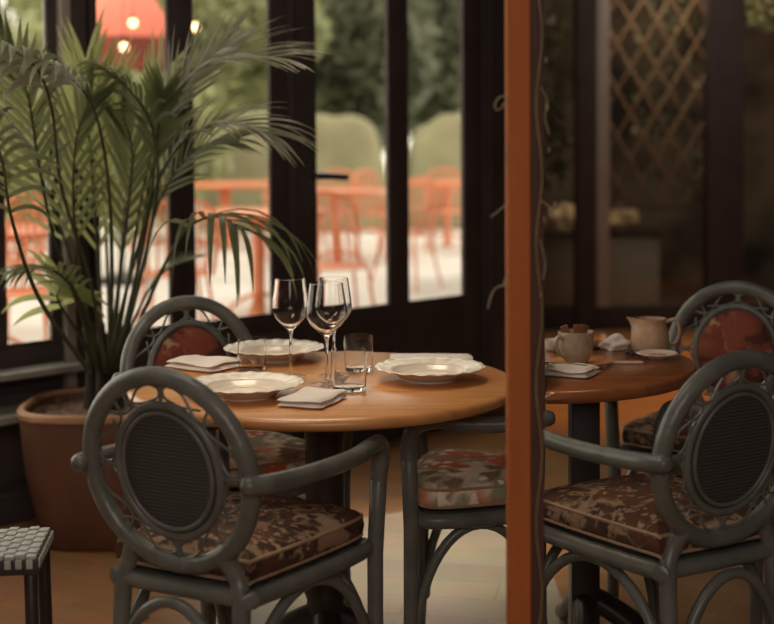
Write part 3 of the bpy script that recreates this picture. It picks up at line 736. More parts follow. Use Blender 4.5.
# ------------------------------------------------------------------ coffee things on the half-round table
def handle_pts(x0, z0, x1, z1, out, n=8):
    return catmull([V(x0, 0, z0), V(x0 + out * .7, 0, z0 + .006), V(x0 + out, 0, (z0 + z1) / 2 + .004), V(x1 + out * .55, 0, z1 + .002), V(x1, 0, z1)], n)
t = thing('coffee_cup', 'large tan stoneware cup on an orange saucer holding biscuits', 'cup', tz(576, 366) + V(0, 0, .011), PI * .97)
bm = NB(); lathe(bm, [(0, .0), (.028, .0), (.030, .004), (.040, .018), (.0455, .04), (.047, .08), (.0455, .081), (.0435, .079), (.042, .04), (.036, .02), (0, .012)], 48); mk('cup_body', bm, M['stoneware'], t)
bm = NB(); tube(bm, [Matrix.Rotation(.7, 3, 'Z') @ p for p in handle_pts(.045, .064, .044, .024, .026)], .0065, 10, flat=.8); mk('handle', bm, M['stoneware'], t)
bm = NB(); lathe(bm, [(0, .0), (.034, .0), (.036, .003), (.062, .008), (.078, .014), (.080, .016), (.077, .017), (.060, .012), (.03, .009), (0, .009)], 56)
o = mk('saucer', bm, M['saucer'], None, origin=False); o.location = tz(583, 366); tag(o, 'orange glazed saucer under the tan coffee cup', 'saucer')
for i, (dx, dz_, ang, w_) in enumerate(((-.028, .082, -.35, .010), (.004, .082, .05, .012), (.022, .080, .25, .011))):
    bm = NB(); box(bm, -w_, w_, -.003, .003, -.045, .018, .002)
    o = mk('biscuit', bm, M['biscuit'], None, origin=False); o.location = tz(576, 366) + V(dx, .0 + .012 * (i - 1), dz_ + .010); o.rotation_euler = (.1, ang, .3 * i)
    tag(o, ['brown biscuit at the left of the tan cup, leaning out', 'brown biscuit standing in the middle of the tan cup', 'brown biscuit at the right of the tan cup, tilted'][i], 'biscuit', 'biscuits in the coffee cup')
t = thing('milk_pitcher', 'warm tan stoneware pitcher with a looped handle', 'pitcher', tz(650, 351), -.05)
bm = NB(); prof = [(0, .0), (.046, .0), (.050, .004), (.0535, .02), (.052, .045), (.046, .068), (.043, .082), (.045, .092), (.0435, .0925), (.041, .082), (.044, .066), (.049, .045), (.05, .02), (.044, .008), (0, .007)]
lathe(bm, prof, 48)
for v in bm.verts:
    if v.co.z > .06:
        a = math.atan2(v.co.y, v.co.x); da = abs(abs(a) - PI); f = max(0, 1 - da / .45) ** 1.5 * (v.co.z - .06) / .032; v.co.x -= .022 * f; v.co.z += .004 * f
mk('pitcher_body', bm, M['stoneware_warm'], t)
bm = NB(); tube(bm, handle_pts(.042, .082, .049, .022, .040), .0058, 10, flat=.8); mk('handle', bm, M['stoneware_warm'], t)
bm = NB(); lathe(bm, [(0, .0), (.03, .0), (.033, .003), (.050, .010), (.056, .014), (.054, .0155), (.045, .011), (.028, .006), (0, .006)], 48)
o = mk('small_dish', bm, M['porcelain'], None, origin=False); o.location = tz(657, 358); tag(o, 'small shallow cream dish in front of the pitcher', 'dish')
bm = NB(); 
for k in range(7):
    a = k * .9; b2 = bmesh.new(); bmesh.ops.create_icosphere(b2, subdivisions=1, radius=.005)
    merge(bm, b2, Matrix.Translation(V(.018 * math.cos(a), .014 * math.sin(a), .009)) @ Matrix.Diagonal((1.6, 1, .5, 1)))
o = mk('crumbs', bm, M['saucer'], None, origin=False); o.location = tz(657, 358) + V(0, 0, .0); tag(o, 'brown crumbs scattered in the small cream dish', 'crumbs'); o['kind'] = 'stuff'
napkin('rumpled cream napkin on the reddish table with a spoon on it', tz(566, 375) + V(.012, 0, .0005), .125, .11, -.45, 2, .010, 11, .006, None)
bm = NB(); b2 = bmesh.new(); bmesh.ops.create_uvsphere(b2, u_segments=16, v_segments=8, radius=1); merge(bm, b2, Matrix.Translation((-.055, 0, .0)) @ Matrix.Diagonal((.02, .013, .003, 1)))
tube(bm, catmull([(-.038, 0, .001), (.0, 0, .003), (.05, 0, .001)], 6), .0022, 6); 
o = mk('spoon', bm, M['steel'], None, origin=False); o.location = tz(563, 377) + V(.01, 0, .031); o.rotation_euler = (0, 0, -.4); tag(o, 'small steel spoon lying on the rumpled napkin', 'spoon')
bm = NB(); tube(bm, catmull([(-.045, 0, .004), (0, .001, .004), (.045, 0, .004)], 6), .0038, 8)
o = mk('sugar_stick', bm, M['paper'], None, origin=False); o.location = tz(625, 364); o.rotation_euler = (0, 0, -.05); tag(o, 'pale paper sugar stick lying before the pitcher', 'sugar stick')
# crumpled napkin, glass bowl, white box, dark leaf
rn = random.Random(5)
def crumple(w, d, h, seed):
    b2 = bmesh.new(); bmesh.ops.create_icosphere(b2, subdivisions=4, radius=1); rn = random.Random(seed)
    k = [(V(rn.uniform(-1, 1), rn.uniform(-1, 1), rn.uniform(-1, 1)).normalized(), rn.uniform(3, 7), rn.uniform(0, 6)) for _ in range(7)]
    for v in b2.verts:
        n = v.co.normalized(); s = 1 + .09 * sum(math.sin(n.dot(a) * f + p) for a, f, p in k) ; v.co = n * s
        v.co.x *= w / 2; v.co.y *= d / 2; v.co.z = max(0, v.co.z * h / 2 + h * .4)
    return b2
o = mk('crumpled_napkin', crumple(.075, .07, .05, 4), M['napkin'], None, origin=False); o.location = tz(617, 351) + V(0, .02, .0005); tag(o, 'crumpled pale napkin behind the orange saucer', 'napkin')
bm = NB(); lathe(bm, [(0, 0), (.028, 0), (.040, .012), (.045, .035), (.045, .052), (.043, .052), (.043, .035), (.038, .014), (.026, .005), (0, .005)], 40)
o = mk('glass_bowl', bm, M['glass'], None, origin=False); o.location = tz(591, 349); tag(o, 'clear glass bowl behind the coffee cup and crumpled napkin', 'bowl')
bm = NB(); lathe(bm, [(0, 0), (.020, 0), (.030, .010), (.034, .032), (.032, .032), (.028, .012), (.018, .004), (0, .004)], 40)
o = mk('sugar_bowl', bm, M['porcelain'], None, origin=False); o.location = tz(554, 351); tag(o, 'small cream bowl beside the brown stile, left of the cup', 'bowl')
bm = NB()
for k in range(9):
    a = k * .7; d = V(math.cos(a), math.sin(a), 0)
    b2 = bmesh.new(); bmesh.ops.create_icosphere(b2, subdivisions=2, radius=.008)
    merge(bm, b2, Matrix.Translation(d * .014 + V(0, 0, .007 + .004 * (k % 2))) @ Matrix.Rotation(a, 4, 'Z') @ Matrix.Diagonal((1.7, .8, .6, 1)))
o = mk('date_fruit', bm, M['black_wood'], None, origin=False); o.location = tz(634, 356); tag(o, 'dark dried fruit heap between cup and pitcher', 'dried fruit')

# ------------------------------------------------------------------ stool at bottom left
sx, sy = PY(0, 540, 3.15).x, 3.12
t = thing('woven_stool', 'low stool with pale woven top and black legs, bottom left corner', 'stool', (sx, sy, 0), 0.10)
st = .45; hw = .105; hd = .115
bm = NB(); nx = 9; ny = 11
for i in range(nx):
    for j in range(ny):
        x0 = -hw + 2 * hw * i / nx; x1 = x0 + 2 * hw / nx; y0 = -hd + 2 * hd * j / ny; y1 = y0 + 2 * hd / ny
        up = (i + j) % 2
        box(bm, x0 + .0008, x1 - .0008, y0 + .0008, y1 - .0008, st - .012, st - (.0 if up else .0035), .002)
mk('woven_seat', bm, M['rattan_white'], t)
bm = NB(); box(bm, -hw - .004, hw + .004, -hd - .004, hd + .004, st - .045, st - .012, .004); mk('seat_frame', bm, M['rattan_black'], t)
bm = NB()
for i in range(9):
    x0 = -hw + 2 * hw * (i + .1) / 9; box(bm, x0, x0 + .014, -hd - .0075, -hd - .004, st - .030, st - .010, .001)
for j in range(10):
    y0 = -hd + 2 * hd * (j + .1) / 10; box(bm, hw + .004, hw + .0075, y0, y0 + .014, st - .030, st - .010, .001)
mk('seat_binding', bm, M['rattan_white'], t)
for a in (-1, 1):
    for b2_ in (-1, 1):
        bm = NB(); tube(bm, [V(a * (hw - .015), b2_ * (hd - .018), st - .04), V(a * (hw - .01), b2_ * (hd - .012), 0)], .015, 10); mk('leg', bm, M['black_wood'], t)
for a in (-1, 1):
    bm = NB(); tube(bm, [V(a * (hw - .012), -hd + .015, .20), V(a * (hw - .012), hd - .015, .20)], .008, 8); mk('stretcher', bm, M['rattan'], t)
bm = NB(); tube(bm, [V(-hw + .02, -hd + .016, .36), V(hw - .02, -hd + .016, .22)], .006, 8); mk('stretcher', bm, M['rattan'], t)

# ------------------------------------------------------------------ potted palm
PC = V(PY(104, 400, 4.72).x, 4.72, 0)
palm = thing('potted_palm', 'tall arching palm in a terracotta planter by the window', 'potted plant', PC)
bm = NB(); H = .46
def sq(a, r):  # rounded-square planter
    return 1.0 / (abs(math.cos(a)) ** 3.2 + abs(math.sin(a)) ** 3.2) ** (1 / 3.2)
lathe(bm, [(0, .0), (.19, .0), (.205, .02), (.25, .25), (.262, .40), (.266, H - .012), (.266, H - .003), (.262, H), (.250, H), (.246, H - .008), (.243, H - .05), (0, H - .05)], 64, wav=sq)
mk('planter', bm, M['terracotta'], palm)
bm = NB(); lathe(bm, [(.262, H - .022), (.270, H - .020), (.272, H - .002), (.266, H + .005), (.250, H + .005), (.246, H - .002), (.246, H - .010)], 64, wav=sq); mk('planter_rim', bm, M['terracotta_lit'], palm)['label'] = 'lighter orange rim with painted light'
bm = NB(); lathe(bm, [(0, H - .045), (.243, H - .045), (.24, H - .03), (.12, H - .022), (0, H - .018)], 64, wav=sq)
rn = random.Random(9)
for k in range(260):
    a = rn.uniform(0, 2 * PI); r_ = .225 * math.sqrt(rn.random()) * sq(a, 1); s_ = rn.uniform(.006, .014)
    b2 = bmesh.new(); bmesh.ops.create_icosphere(b2, subdivisions=1, radius=s_)
    merge(bm, b2, Matrix.Translation((r_ * math.cos(a), r_ * math.sin(a), H - .024)) @ Matrix.Rotation(rn.uniform(0, 3), 4, 'Z') @ Matrix.Diagonal((1.5, .8, .6, 1)))
mk('soil', bm, M['soil'], palm)
bm = NB()
for k in range(7):
    a = k * 2.4; d = V(math.cos(a), math.sin(a), 0) * .035
    tube(bm, catmull([V(0, 0, H - .03) + d * 1.3, V(0, 0, H + .12) + d * 1.1, V(0, 0, H + .26) + d * 1.6], 4), lambda u_: .026 - .014 * u_, 8)
mk('trunk', bm, M['trunk'], palm)
def frond(pts, npair, Lmax, wmax, mat, face='up', droop=.5, start=.3, fwd=.55, seed=0, sides=(1, 1), tipdroop=0.0):
    """pts: (pixel x, pixel y, depth) along the rachis"""
    rn = random.Random(seed)
    P = catmull([PY(x, y, D) for x, y, D in pts], 10); n = len(P)
    bm = NB(); tube(bm, P, lambda u_: .0065 * (1 - u_) ** .7 + .0012, 6)
    f_ = mk('frond_stem', bm, M['stem'], palm, True)
    bm = NB()
    for i in range(npair):
        s = start + (1 - start) * (i + .5) / npair
        q = s * (n - 1); i0 = min(int(q), n - 2); p = P[i0].lerp(P[i0 + 1], q - i0); T_ = (P[min(i0 + 2, n - 1)] - P[max(i0 - 1, 0)]).normalized()
        ref = V(0, -1, .15) if face == 'cam' else (V(0, 0, 1) if face == 'up' else V(*face))
        side = T_.cross(ref); side = side.normalized() if side.length > .1 else T_.orthogonal().normalized()
        nrm = side.cross(T_).normalized()
        w = (s - start) / (1 - start)
        for k, sg in enumerate((-1, 1)):
            if not sides[k]: continue
            Ln = Lmax * (0.55 + 0.45 * math.sin(PI * min(1, w * .75 + .2))) * rn.uniform(.88, 1.08)
            fw = fwd + .35 * w + rn.uniform(-.08, .08)
            d0 = (side * sg * (1 - fw * .55) + T_ * fw + nrm * rn.uniform(.0, .18)).normalized()
            pos = p.copy(); d = d0.copy(); seg = 7; wd = wmax * rn.uniform(.85, 1.1); prev = None
            dr = droop * rn.uniform(.7, 1.35)
            for j in range(seg + 1):
                tt = j / seg; ww = wd * (math.sin(PI * min(.98, .16 + tt * .84)) ** .8) * (1 - tt * .25) * .5
                b_v = d.cross(nrm); b_v = b_v.normalized() if b_v.length > .05 else side
                nn = b_v.cross(d).normalized()
                row = [bm.verts.new(pos + b_v * ww + nn * ww * .35), bm.verts.new(pos), bm.verts.new(pos - b_v * ww + nn * ww * .35)]
                if prev:
                    bm.faces.new((prev[0], prev[1], row[1], row[0])); bm.faces.new((prev[1], prev[2], row[2], row[1]))
                prev = row; pos = pos + d * (Ln / seg); d = (d + V(0, 0, -1) * dr * (.5 + 1.3 * tt) / seg).normalized()
    o = mk('leaflets', bm, M[mat], f_, False) if False else None
    if o is None:
        w_ = world_mat(palm).inverted(); bmesh.ops.transform(bm, matrix=w_, verts=list(bm.verts))
        for f in bm.faces: f.smooth = True
        me = bpy.data.meshes.new('leaflets'); bm.to_mesh(me); bm.free(); me.materials.append(M[mat])
        o = bpy.data.objects.new('leaflets', me); C.objects.link(o); o.parent = f_
frond([(103, 372, 4.70), (100, 290, 4.72), (94, 200, 4.70), (88, 120, 4.66), (86, 60, 4.62)], 15, .30, .019, 'palm_backlit', 'cam', .12, .34, .80, 1)
frond([(112, 370, 4.72), (118, 300, 4.75), (124, 220, 4.78), (138, 140, 4.80), (160, 80, 4.80)], 13, .30, .018, 'palm_backlit', 'cam', .10, .38, .78, 2)
frond([(115, 372, 4.68), (134, 290, 4.62), (152, 170, 4.5), (176, 96, 4.4), (216, 62, 4.3), (272, 58, 4.22)], 24, .30, .013, 'palm_grey', (0.25, -.6, 1), .45, .50, .85, 3)
frond([(114, 370, 4.66), (138, 270, 4.55), (155, 190, 4.45), (185, 140, 4.35), (226, 124, 4.25), (268, 134, 4.2)], 22, .27, .0125, 'palm_grey', (0.25, -.6, 1), .7, .50, .85, 4)
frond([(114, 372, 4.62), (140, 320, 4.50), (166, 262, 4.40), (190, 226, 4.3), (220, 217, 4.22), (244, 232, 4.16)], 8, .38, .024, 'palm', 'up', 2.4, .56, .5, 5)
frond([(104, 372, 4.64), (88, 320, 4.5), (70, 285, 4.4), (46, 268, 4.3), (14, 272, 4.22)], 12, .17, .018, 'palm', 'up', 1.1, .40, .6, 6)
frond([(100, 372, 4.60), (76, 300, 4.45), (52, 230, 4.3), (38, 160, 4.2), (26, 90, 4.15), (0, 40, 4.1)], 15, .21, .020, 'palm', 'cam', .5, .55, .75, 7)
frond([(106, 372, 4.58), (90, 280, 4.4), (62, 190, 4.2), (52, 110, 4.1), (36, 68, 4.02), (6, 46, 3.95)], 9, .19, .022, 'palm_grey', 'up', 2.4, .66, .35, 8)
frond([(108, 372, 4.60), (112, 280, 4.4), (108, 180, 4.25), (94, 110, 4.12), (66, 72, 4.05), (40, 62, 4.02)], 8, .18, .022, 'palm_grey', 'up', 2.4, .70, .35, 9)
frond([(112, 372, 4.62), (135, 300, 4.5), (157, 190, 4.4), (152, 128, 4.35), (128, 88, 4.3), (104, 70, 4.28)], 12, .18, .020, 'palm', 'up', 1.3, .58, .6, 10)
frond([(110, 370, 4.76), (108, 280, 4.85), (104, 200, 4.9), (100, 130, 4.92), (98, 88, 4.92)], 10, .33, .018, 'palm_backlit', 'cam', .05, .50, .72, 11)
frond([(102, 372, 4.74), (80, 290, 4.78), (54, 210, 4.78), (24, 140, 4.74), (-10, 100, 4.7)], 13, .28, .017, 'palm_backlit', 'cam', .25, .38, .75, 12)
frond([(100, 372, 4.70), (76, 330, 4.60), (58, 300, 4.52), (62, 285, 4.5)], 5, .20, .030, 'palm_backlit', 'cam', 1.2, .55, .3, 13)
frond([(116, 372, 4.74), (134, 320, 4.76), (160, 275, 4.78), (195, 258, 4.80)], 10, .14, .012, 'palm', 'up', .4, .45, .7, 14)
frond([(90, 372, 4.3), (40, 300, 4.0), (12, 220, 3.9), (2, 160, 3.85), (-12, 120, 3.8)], 9, .19, .018, 'palm', 'up', 2.0, .50, .4, 15)
frond([(108, 372, 4.6), (124, 300, 4.5), (150, 200, 4.42), (158, 130, 4.38), (164, 92, 4.34)], 9, .17, .024, 'palm', 'cam', .3, .62, .8, 16)
frond([(108, 372, 4.62), (118, 290, 4.55), (128, 210, 4.5), (132, 150, 4.46), (120, 110, 4.42)], 14, .24, .018, 'palm', 'cam', .35, .40, .8, 17)
frond([(100, 372, 4.62), (86, 300, 4.5), (74, 220, 4.42), (76, 140, 4.38), (92, 96, 4.36)], 14, .24, .018, 'palm', 'cam', .35, .42, .8, 18)
frond([(114, 372, 4.70), (140, 280, 4.66), (160, 200, 4.62), (196, 150, 4.58), (236, 140, 4.54)], 16, .22, .014, 'palm', (0.2, -.7, 1), .5, .5, .8, 19)
frond([(112, 372, 4.66), (130, 270, 4.6), (150, 160, 4.52), (184, 86, 4.46), (226, 44, 4.42)], 16, .24, .014, 'palm_grey', (0.3, -.8, .8), .2, .5, .9, 20)

# ------------------------------------------------------------------ terrace furniture
GZ = 0.10
def make_garden_chair(label):
    t = thing('garden_chair', label, 'chair', (0, 0, 0), 0, 'orange metal chairs on the terrace')
    OM = M['orange_metal']
    bm = NB(); lathe(bm, [(0, .44), (.20, .44), (.21, .447), (.20, .455), (0, .45)], 28); mk('seat', bm, OM, t)
    bm = NB()
    tube(bm, catmull([(-.19, -.14, .45), (-.205, -.19, .65), (-.17, -.22, .84), (0, -.235, .90), (.17, -.22, .84), (.205, -.19, .65), (.19, -.14, .45)], 6), .012, 8)
    tube(bm, catmull([(-.205, -.19, .64), (0, -.225, .66), (.205, -.19, .64)], 6), .009, 6)
    for k in range(-3, 4):
        x = k * .048; tube(bm, [V(x, -.165, .45), V(x, -.222, .66), V(x * .9, -.232, .90 - abs(k) * .012)], .008, 6)
    mk('backrest', bm, OM, t)
    for s in (-1, 1):
        bm = NB(); tube(bm, catmull([(s * .205, -.19, .66), (s * .25, -.02, .67), (s * .25, .12, .655), (s * .235, .17, .60), (s * .20, .15, .45)], 5), .010, 6); mk('arm', bm, OM, t)
        for q, yy in ((1, .15), (-1, -.14)):
            bm = NB(); tube(bm, catmull([(s * .16, yy, .44), (s * .185, yy * 1.15, .22), (s * .22, yy * 1.5, .0)], 4), .010, 6); mk('leg', bm, OM, t)
    return t
gc = make_garden_chair('orange metal terrace chair behind the door glass, left pane, near the wine glasses')
def gplace(o, x, yseat, rz):
    p = PZ(x, yseat, GZ + .45); o.location = (p.x, p.y, GZ); o.rotation_euler = (0, 0, rz)
gplace(gc, 336, 266, math.radians(200))
for (x, y, rz, lb) in ((406, 234, 150, 'orange terrace chair seen behind the upright between the door panes'),
                       (176, 273, 20, 'orange terrace chair low behind the upright right of the palm'),
                       (26, 292, 170, 'nearest orange terrace chair, seen through the far left window'),
                       (2, 262, 60, 'orange terrace chair cut by the left picture edge'),
                       (336, 212, 10, 'orange terrace chair behind the tabletop in the left door pane'),
                       (382, 214, 230, 'orange terrace chair at the right of the left door pane'),
                       (288, 216, 190, 'orange terrace chair mostly hidden behind the dark door stile'),
                       (447, 211, 185, 'farthest orange terrace chair, in the right door pane')):
    o = copy_tree(gc, label=lb); gplace(o, x, y, math.radians(rz))
def make_garden_table(label, r=.5):
    t = thing('garden_table', label, 'table', (0, 0, 0), 0, 'orange metal tables on the terrace'); OM = M['orange_metal']
    bm = NB(); lathe(bm, [(0, .69), (r - .01, .69), (r, .70), (r, .725), (r - .01, .735), (0, .735)], 48); mk('table_top', bm, OM, t)
    bm = NB(); tube(bm, [V(0, 0, .0), V(0, 0, .69)], .045, 10); mk('pedestal', bm, OM, t)
    for k in range(3):
        a = k * 2.094 + .4; d = V(math.cos(a), math.sin(a), 0); bm = NB(); tube(bm, catmull([V(0, 0, .16), d * .15 + V(0, 0, .10), d * .3 + V(0, 0, .012)], 4), .014, 6); mk('leg', bm, OM, t)
    return t
gt = make_garden_table('orange round terrace table nearest, behind the palm tips in the middle window', .5)
p = PZ(258, 211, GZ + .73); gt.location = (p.x, p.y, GZ)
for (x, y, lb) in ((225, 179, 'orange round terrace table farther back in the middle window'), (336, 190, 'orange round terrace table across the left door pane'), (447, 174, 'orange round terrace table far behind the right door pane'), (-22, 230, 'orange round terrace table beyond the far left window')):
    o = copy_tree(gt, label=lb); p = PZ(x, y, GZ + .73)
    if p.y > 16: p = PY(x, y, 15.8)
    o.location = (p.x, p.y, GZ)
    if x == 225: o.scale = (1.35, 1.35, 1)

# covered stacks of furniture (olive canvas)
def cover(label, x0, x1, ytop, D, dep, seed):
    a = PY(x0, ytop, D); b_ = PY(x1, ytop, D); W = b_.x - a.x; Hh = a.z - GZ
    rn = random.Random(seed); b2 = bmesh.new(); bmesh.ops.create_cube(b2, size=1)
    bmesh.ops.subdivide_edges(b2, edges=list(b2.edges), cuts=9, use_grid_fill=True)
    bm = NB(); merge(bm, b2)
    ph = [rn.uniform(0, 6) for _ in range(6)]
    for v in bm.verts:
        x, y, z = v.co; r = math.hypot(x, y)
        top = max(0, z) ; sx = 1 - .18 * (z + .5) ** 2; 
        sag = .05 * math.sin(x * 9 + ph[0]) * math.cos(y * 7 + ph[1]) + .05 * math.sin(x * 4 + ph[2])
        fold = .03 * math.sin((math.atan2(y, x)) * 14 + ph[3]) * (.5 - z)
        rr = 1 + fold
        v.co.x = x * W * sx * rr; v.co.y = y * dep * sx * rr; v.co.z = (z + .5) * Hh * (1 + sag * (z + .5) - .25 * (abs(x) * 2) ** 4 * (z + .5) * .6)
    o = mk('furniture_cover', bm, M['cover'], None, origin=False, sub=1); o.location = ((a.x + b_.x) / 2, D + dep / 2, GZ)
    return tag(o, label, 'cover', 'olive canvas covers at the back of the terrace')
cover('wide olive canvas cover over furniture, spanning middle window and left door pane', 196, 390, 112, 18.2, 1.5, 1)
cover('olive canvas cover behind the right door pane', 404, 500, 118, 18.6, 1.4, 2)

# shrubs and trees
def shrub(label, x, ytop, ybot, D, wpx, mat, n=1500, leaf=.09, seed=0, name='shrub'):
    rn = random.Random(seed)
    base = PY(x, ybot, D); zt = PY(x, ytop, D).z; base.z = max(GZ, base.z) if name == 'shrub' else GZ
    Rx = wpx / FPX * D / 2; zb = max(PY(x, ybot, D).z, GZ + .1); Rz = (zt - zb) / 2; cz = (zt + zb) / 2; Ry = min(Rx, .7)
    t = thing(name, label, name if name != 'shrub' else 'shrub', (base.x, D, GZ), 0, 'garden greenery beyond the terrace')
    bm = NB()
    for k in range(n):
        a = rn.uniform(0, 2 * PI); c = rn.uniform(-1, 1); s_ = math.sqrt(1 - c * c); rr = rn.uniform(.62, 1.0) * (1 + .13 * math.sin(a * 5 + c * 7 + seed))
        p = V(Rx * s_ * math.cos(a) * rr, Ry * s_ * math.sin(a) * rr, cz - GZ + Rz * c * rr)
        if p.z < .02: continue
        u_ = V(rn.gauss(0, 1), rn.gauss(0, 1), rn.gauss(0, .7)).normalized(); v_ = u_.orthogonal().normalized() * .5; L_ = leaf * rn.uniform(.6, 1.3)
        q = [p - u_ * L_, p + v_ * L_ , p + u_ * L_, p - v_ * L_]; bm.faces.new([bm.verts.new(w) for w in q])
    me = bpy.data.meshes.new('foliage'); bm.to_mesh(me); bm.free(); me.materials.append(M[mat]); o = bpy.data.objects.new('foliage', me); C.objects.link(o); o.parent = t
    bm = NB(); tube(bm, catmull([(0, 0, 0), (.05, 0, (cz - GZ) * .6), (0, 0, cz - GZ + Rz * .5)], 4), lambda u_: .07 * (1 - .6 * u_), 8)
    for k in range(4):
        a = k * 1.7; tube(bm, [V(.02, 0, (cz - GZ) * .6), V(Rx * .6 * math.cos(a), Ry * .5 * math.sin(a), cz - GZ + Rz * .3)], .03, 6)
    mk('stems', bm, M['bark'], t)
    return t
shrub('bright bush filling the upper far left window', 20, 20, 240, 13.2, 190, 'leaf_bright', 2600, .11, 1)
shrub('bright leafy bush behind the palm, left of the middle upright', 140, 60, 250, 17.2, 170, 'leaf_bright', 2000, .11, 2)
shrub('light green bush high in the middle window', 235, -60, 108, 20.5, 170, 'leaf_bright', 2600, .15, 3)
shrub('dark bush above the olive cover, behind the door stile', 300, -20, 140, 23.6, 140, 'leaf_dark', 2600, .15, 4)
shrub('dark green bush in the left door pane', 365, -60, 140, 22.0, 140, 'leaf_dark', 3000, .14, 5)
shrub('dark green bush in the right door pane', 445, -60, 140, 25.1, 140, 'leaf_dark', 3000, .14, 6)
shrub('distant light hedge tree behind the dark bushes', 400, -140, 150, 27, 380, 'leaf_dark', 4500, .2, 7, 'tree')
shrub('distant light tree behind the middle window bush', 200, -140, 170, 29.5, 360, 'leaf_bright', 4500, .22, 8, 'tree')
shrub('distant pale tree beyond the far left window', 10, -140, 230, 32, 360, 'leaf_bright', 4500, .22, 9, 'tree')
# parasol
PD = 12.0
pc = PY(118, 20, PD)
t = thing('parasol', 'salmon red parasol beyond the window left of the palm top', 'parasol', (pc.x, PD, GZ))
zt = PY(118, -50, PD).z - GZ; zr = PY(118, 40, PD).z - GZ; rp_ = .52
bm = NB(); lathe(bm, [(0, zt), (rp_ * .5, (zt + zr) / 2 + .06), (rp_, zr), (rp_, zr - .02), (rp_ * .5, (zt + zr) / 2 + .04), (0, zt - .02)], 8); mk('canopy', bm, M['umbrella'], t)
bm = NB(); n = 48
ra = [bm.verts.new((rp_ * math.cos(2 * PI * k / n), rp_ * math.sin(2 * PI * k / n), zr)) for k in range(n)]
rb = [bm.verts.new((rp_ * 1.01 * math.cos(2 * PI * k / n), rp_ * 1.01 * math.sin(2 * PI * k / n), zr - .22 - .05 * abs(math.sin(k * PI / 6)))) for k in range(n)]
for k in range(n): bm.faces.new((ra[k], ra[(k + 1) % n], rb[(k + 1) % n], rb[k]))
mk('valance', bm, M['dark_red'], t)
bm = NB(); tube(bm, [V(0, 0, 0), V(0, 0, zt + .05)], .022, 8); mk('pole', bm, M['bark'], t)
bm = NB(); lathe(bm, [(0, 0), (.22, 0), (.22, .05), (.05, .09), (0, .09)], 24); mk('base', bm, M['black_metal'], t)
for i, (x, y, lb) in enumerate(((133, 23, 'warm light bulb glowing before the salmon parasol, upper one'), (124, 47, 'warm light bulb glowing before the parasol, lower one'), (195, 27, 'warm light bulb glowing beside the window upright'))):
    t = thing('hanging_bulb', lb, 'light bulb', PY(x, y, PD - .7), 0, 'garden string light bulbs')
    bm = NB(); b2 = bmesh.new(); bmesh.ops.create_uvsphere(b2, u_segments=16, v_segments=10, radius=.032); merge(bm, b2); mk('bulb', bm, M['bulb'], t)
    bm = NB(); lathe(bm, [(0, .025), (.014, .025), (.014, .06), (0, .06)], 12); tube(bm, [V(0, 0, .06), V(0, 0, 1.2)], .004, 5); mk('cord', bm, M['black_metal'], t)

# ------------------------------------------------------------------ pantry behind the dark glazed screens
YT = 10.7
t = thing('lattice_trellis', 'brown diamond lattice behind the dark glass at upper right', 'trellis', (PY(650, 100, YT).x, YT, 0))
bm = NB(); x0, x1 = PY(604, 100, YT).x, PY(712, 100, YT).x; z0_, z1_ = PY(650, 205, YT).z, 2.75
sp = .20; Wd = x1 - x0; Hh = z1_ - z0_
for sgn in (-1, 1):
    k = -int(Hh * 1.7 / sp) - 2
    while k * sp < Wd + Hh * 1.7:
        # line x = k*sp + sgn*(z)/1.7
        seg = []
        for z in (0, Hh):
            pass
        xs = k * sp; sl = 1 / 1.75 * sgn
        za, zb2 = 0.0, Hh
        if sgn < 0: xs = k * sp
        fx = lambda z: xs + sl * z
        # clip to [0, Wd]
        zs = [z for z in (0.0, Hh)]
        lo, hi = 0.0, Hh
        if sl > 0: lo = max(lo, (0 - xs) / sl); hi = min(hi, (Wd - xs) / sl)
        else: lo = max(lo, (Wd - xs) / sl); hi = min(hi, (0 - xs) / sl)
        if hi - lo > .05: tube(bm, [V(x0 + fx(lo), YT + .008 * sgn, z0_ + lo), V(x0 + fx(hi), YT + .008 * sgn, z0_ + hi)], .009, 6)
        k += 1
mk('lattice', bm, M['trellis'], t, True)
bm = NB(); 
for xx in (x0, x1): box(bm, xx - .02, xx + .02, YT - .02, YT + .02, 0, z1_, .004)
box(bm, x0, x1, YT - .02, YT + .02, z0_ - .03, z0_, .004)
mk('trellis_frame', bm, M['frame'], t, True)
def pantry_cabinet(label, xa_, xb_, y):
    a = PY(xa_, 232, y); b_ = PY(xb_, 232, y); t = thing('storage_cabinet', label, 'cabinet', ((a.x + b_.x) / 2, y + .25, 0), 0)
    bm = NB(); box(bm, a.x, b_.x, y, y + .5, 0, a.z - .03, .006); mk('cabinet_body', bm, M['cabinet'], t, True)
    bm = NB(); box(bm, a.x - .02, b_.x + .02, y - .02, y + .5, a.z - .03, a.z, .006); mk('cabinet_top', bm, M['frame'], t, True)
    return a.z
zc1 = pantry_cabinet('taupe cabinet behind the dark glass beside the orange post', 538, 592, 10.2)
zc2 = pantry_cabinet('low cabinet behind the dark glass right of the grey mullion', 596, 660, 10.8)
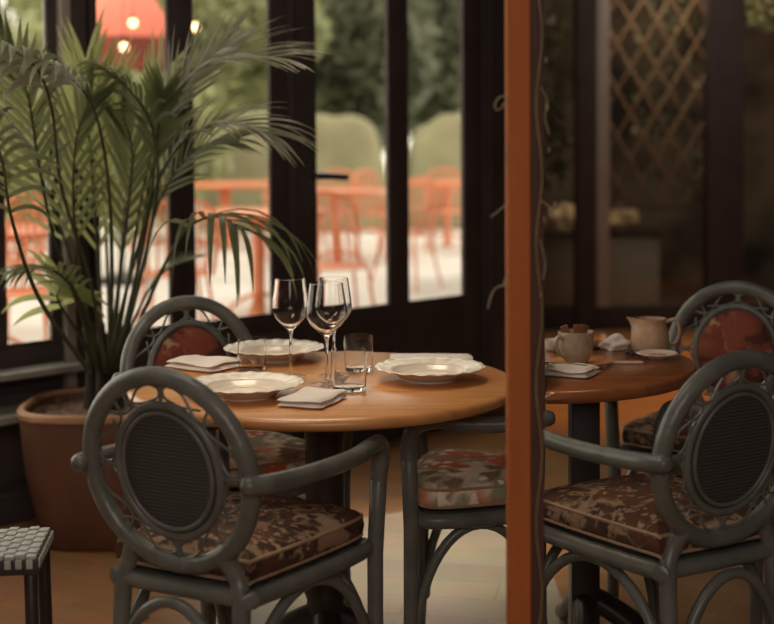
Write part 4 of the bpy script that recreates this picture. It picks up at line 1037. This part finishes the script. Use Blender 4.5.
for (x, y, w_, h_, sd, zc, lb) in ((568, 10.30, .24, .20, 3, zc1, 'rumpled cream cloth heaped on the taupe cabinet'), (541, 10.26, .08, .10, 8, zc1, 'small folded cream cloth beside the brown stile'), (624, 10.9, .24, .21, 6, zc2, 'rumpled cream cloth right of the grey mullion')):
    o = mk('linen_heap', crumple(w_, .2, h_, sd), M['cream_cloth'], None, origin=False); o.location = (PY(x, 220, y).x, y + .12, zc); tag(o, lb, 'cloth', 'cream cloths on the pantry cabinets')
t = None
# climbing plants in the pantry
def ivy(label, x, ya, yb, D, wpx, seed, mat='leaf_dark', n=260):
    rn = random.Random(seed); bm = NB(); pts_ = [PY(x + rn.uniform(-wpx, wpx) * .25, ya + (yb - ya) * k / 6, D) for k in range(7)]
    t = thing('climbing_plant', label, 'plant', (pts_[-1].x, D, pts_[-1].z), 0)
    tube(bm, catmull(pts_, 4), .008, 6); mk('stem', bm, M['bark'], t, True)
    bm = NB()
    for k in range(n):
        p = PY(x + rn.gauss(0, wpx * .28), rn.uniform(ya, yb), D + rn.uniform(-.08, .08)); u_ = V(rn.gauss(0, 1), rn.gauss(0, .5), rn.gauss(0, 1)).normalized(); v_ = u_.cross(V(0, 1, .2)).normalized(); L_ = rn.uniform(.02, .045)
        bm.faces.new([bm.verts.new(w) for w in (p - u_ * L_, p + v_ * L_ * .6, p + u_ * L_, p - v_ * L_ * .6)])
    w_ = world_mat(t).inverted(); bmesh.ops.transform(bm, matrix=w_, verts=list(bm.verts)); me = bpy.data.meshes.new('leaves'); bm.to_mesh(me); bm.free(); me.materials.append(M[mat]); o = bpy.data.objects.new('leaves', me); C.objects.link(o); o.parent = t
ivy('climbing plant behind dark glass right beside the orange post', 556, -10, 190, 10.05, 26, 21, 'leaf_dark', 160)
ivy('climbing plant growing on the brown lattice', 665, -10, 180, 10.85, 70, 22, 'leaf_dark', 220)
ivy('climbing plant behind dark glass at the right picture edge', 762, -10, 30, 10.3, 34, 23, 'leaf_bright', 60)
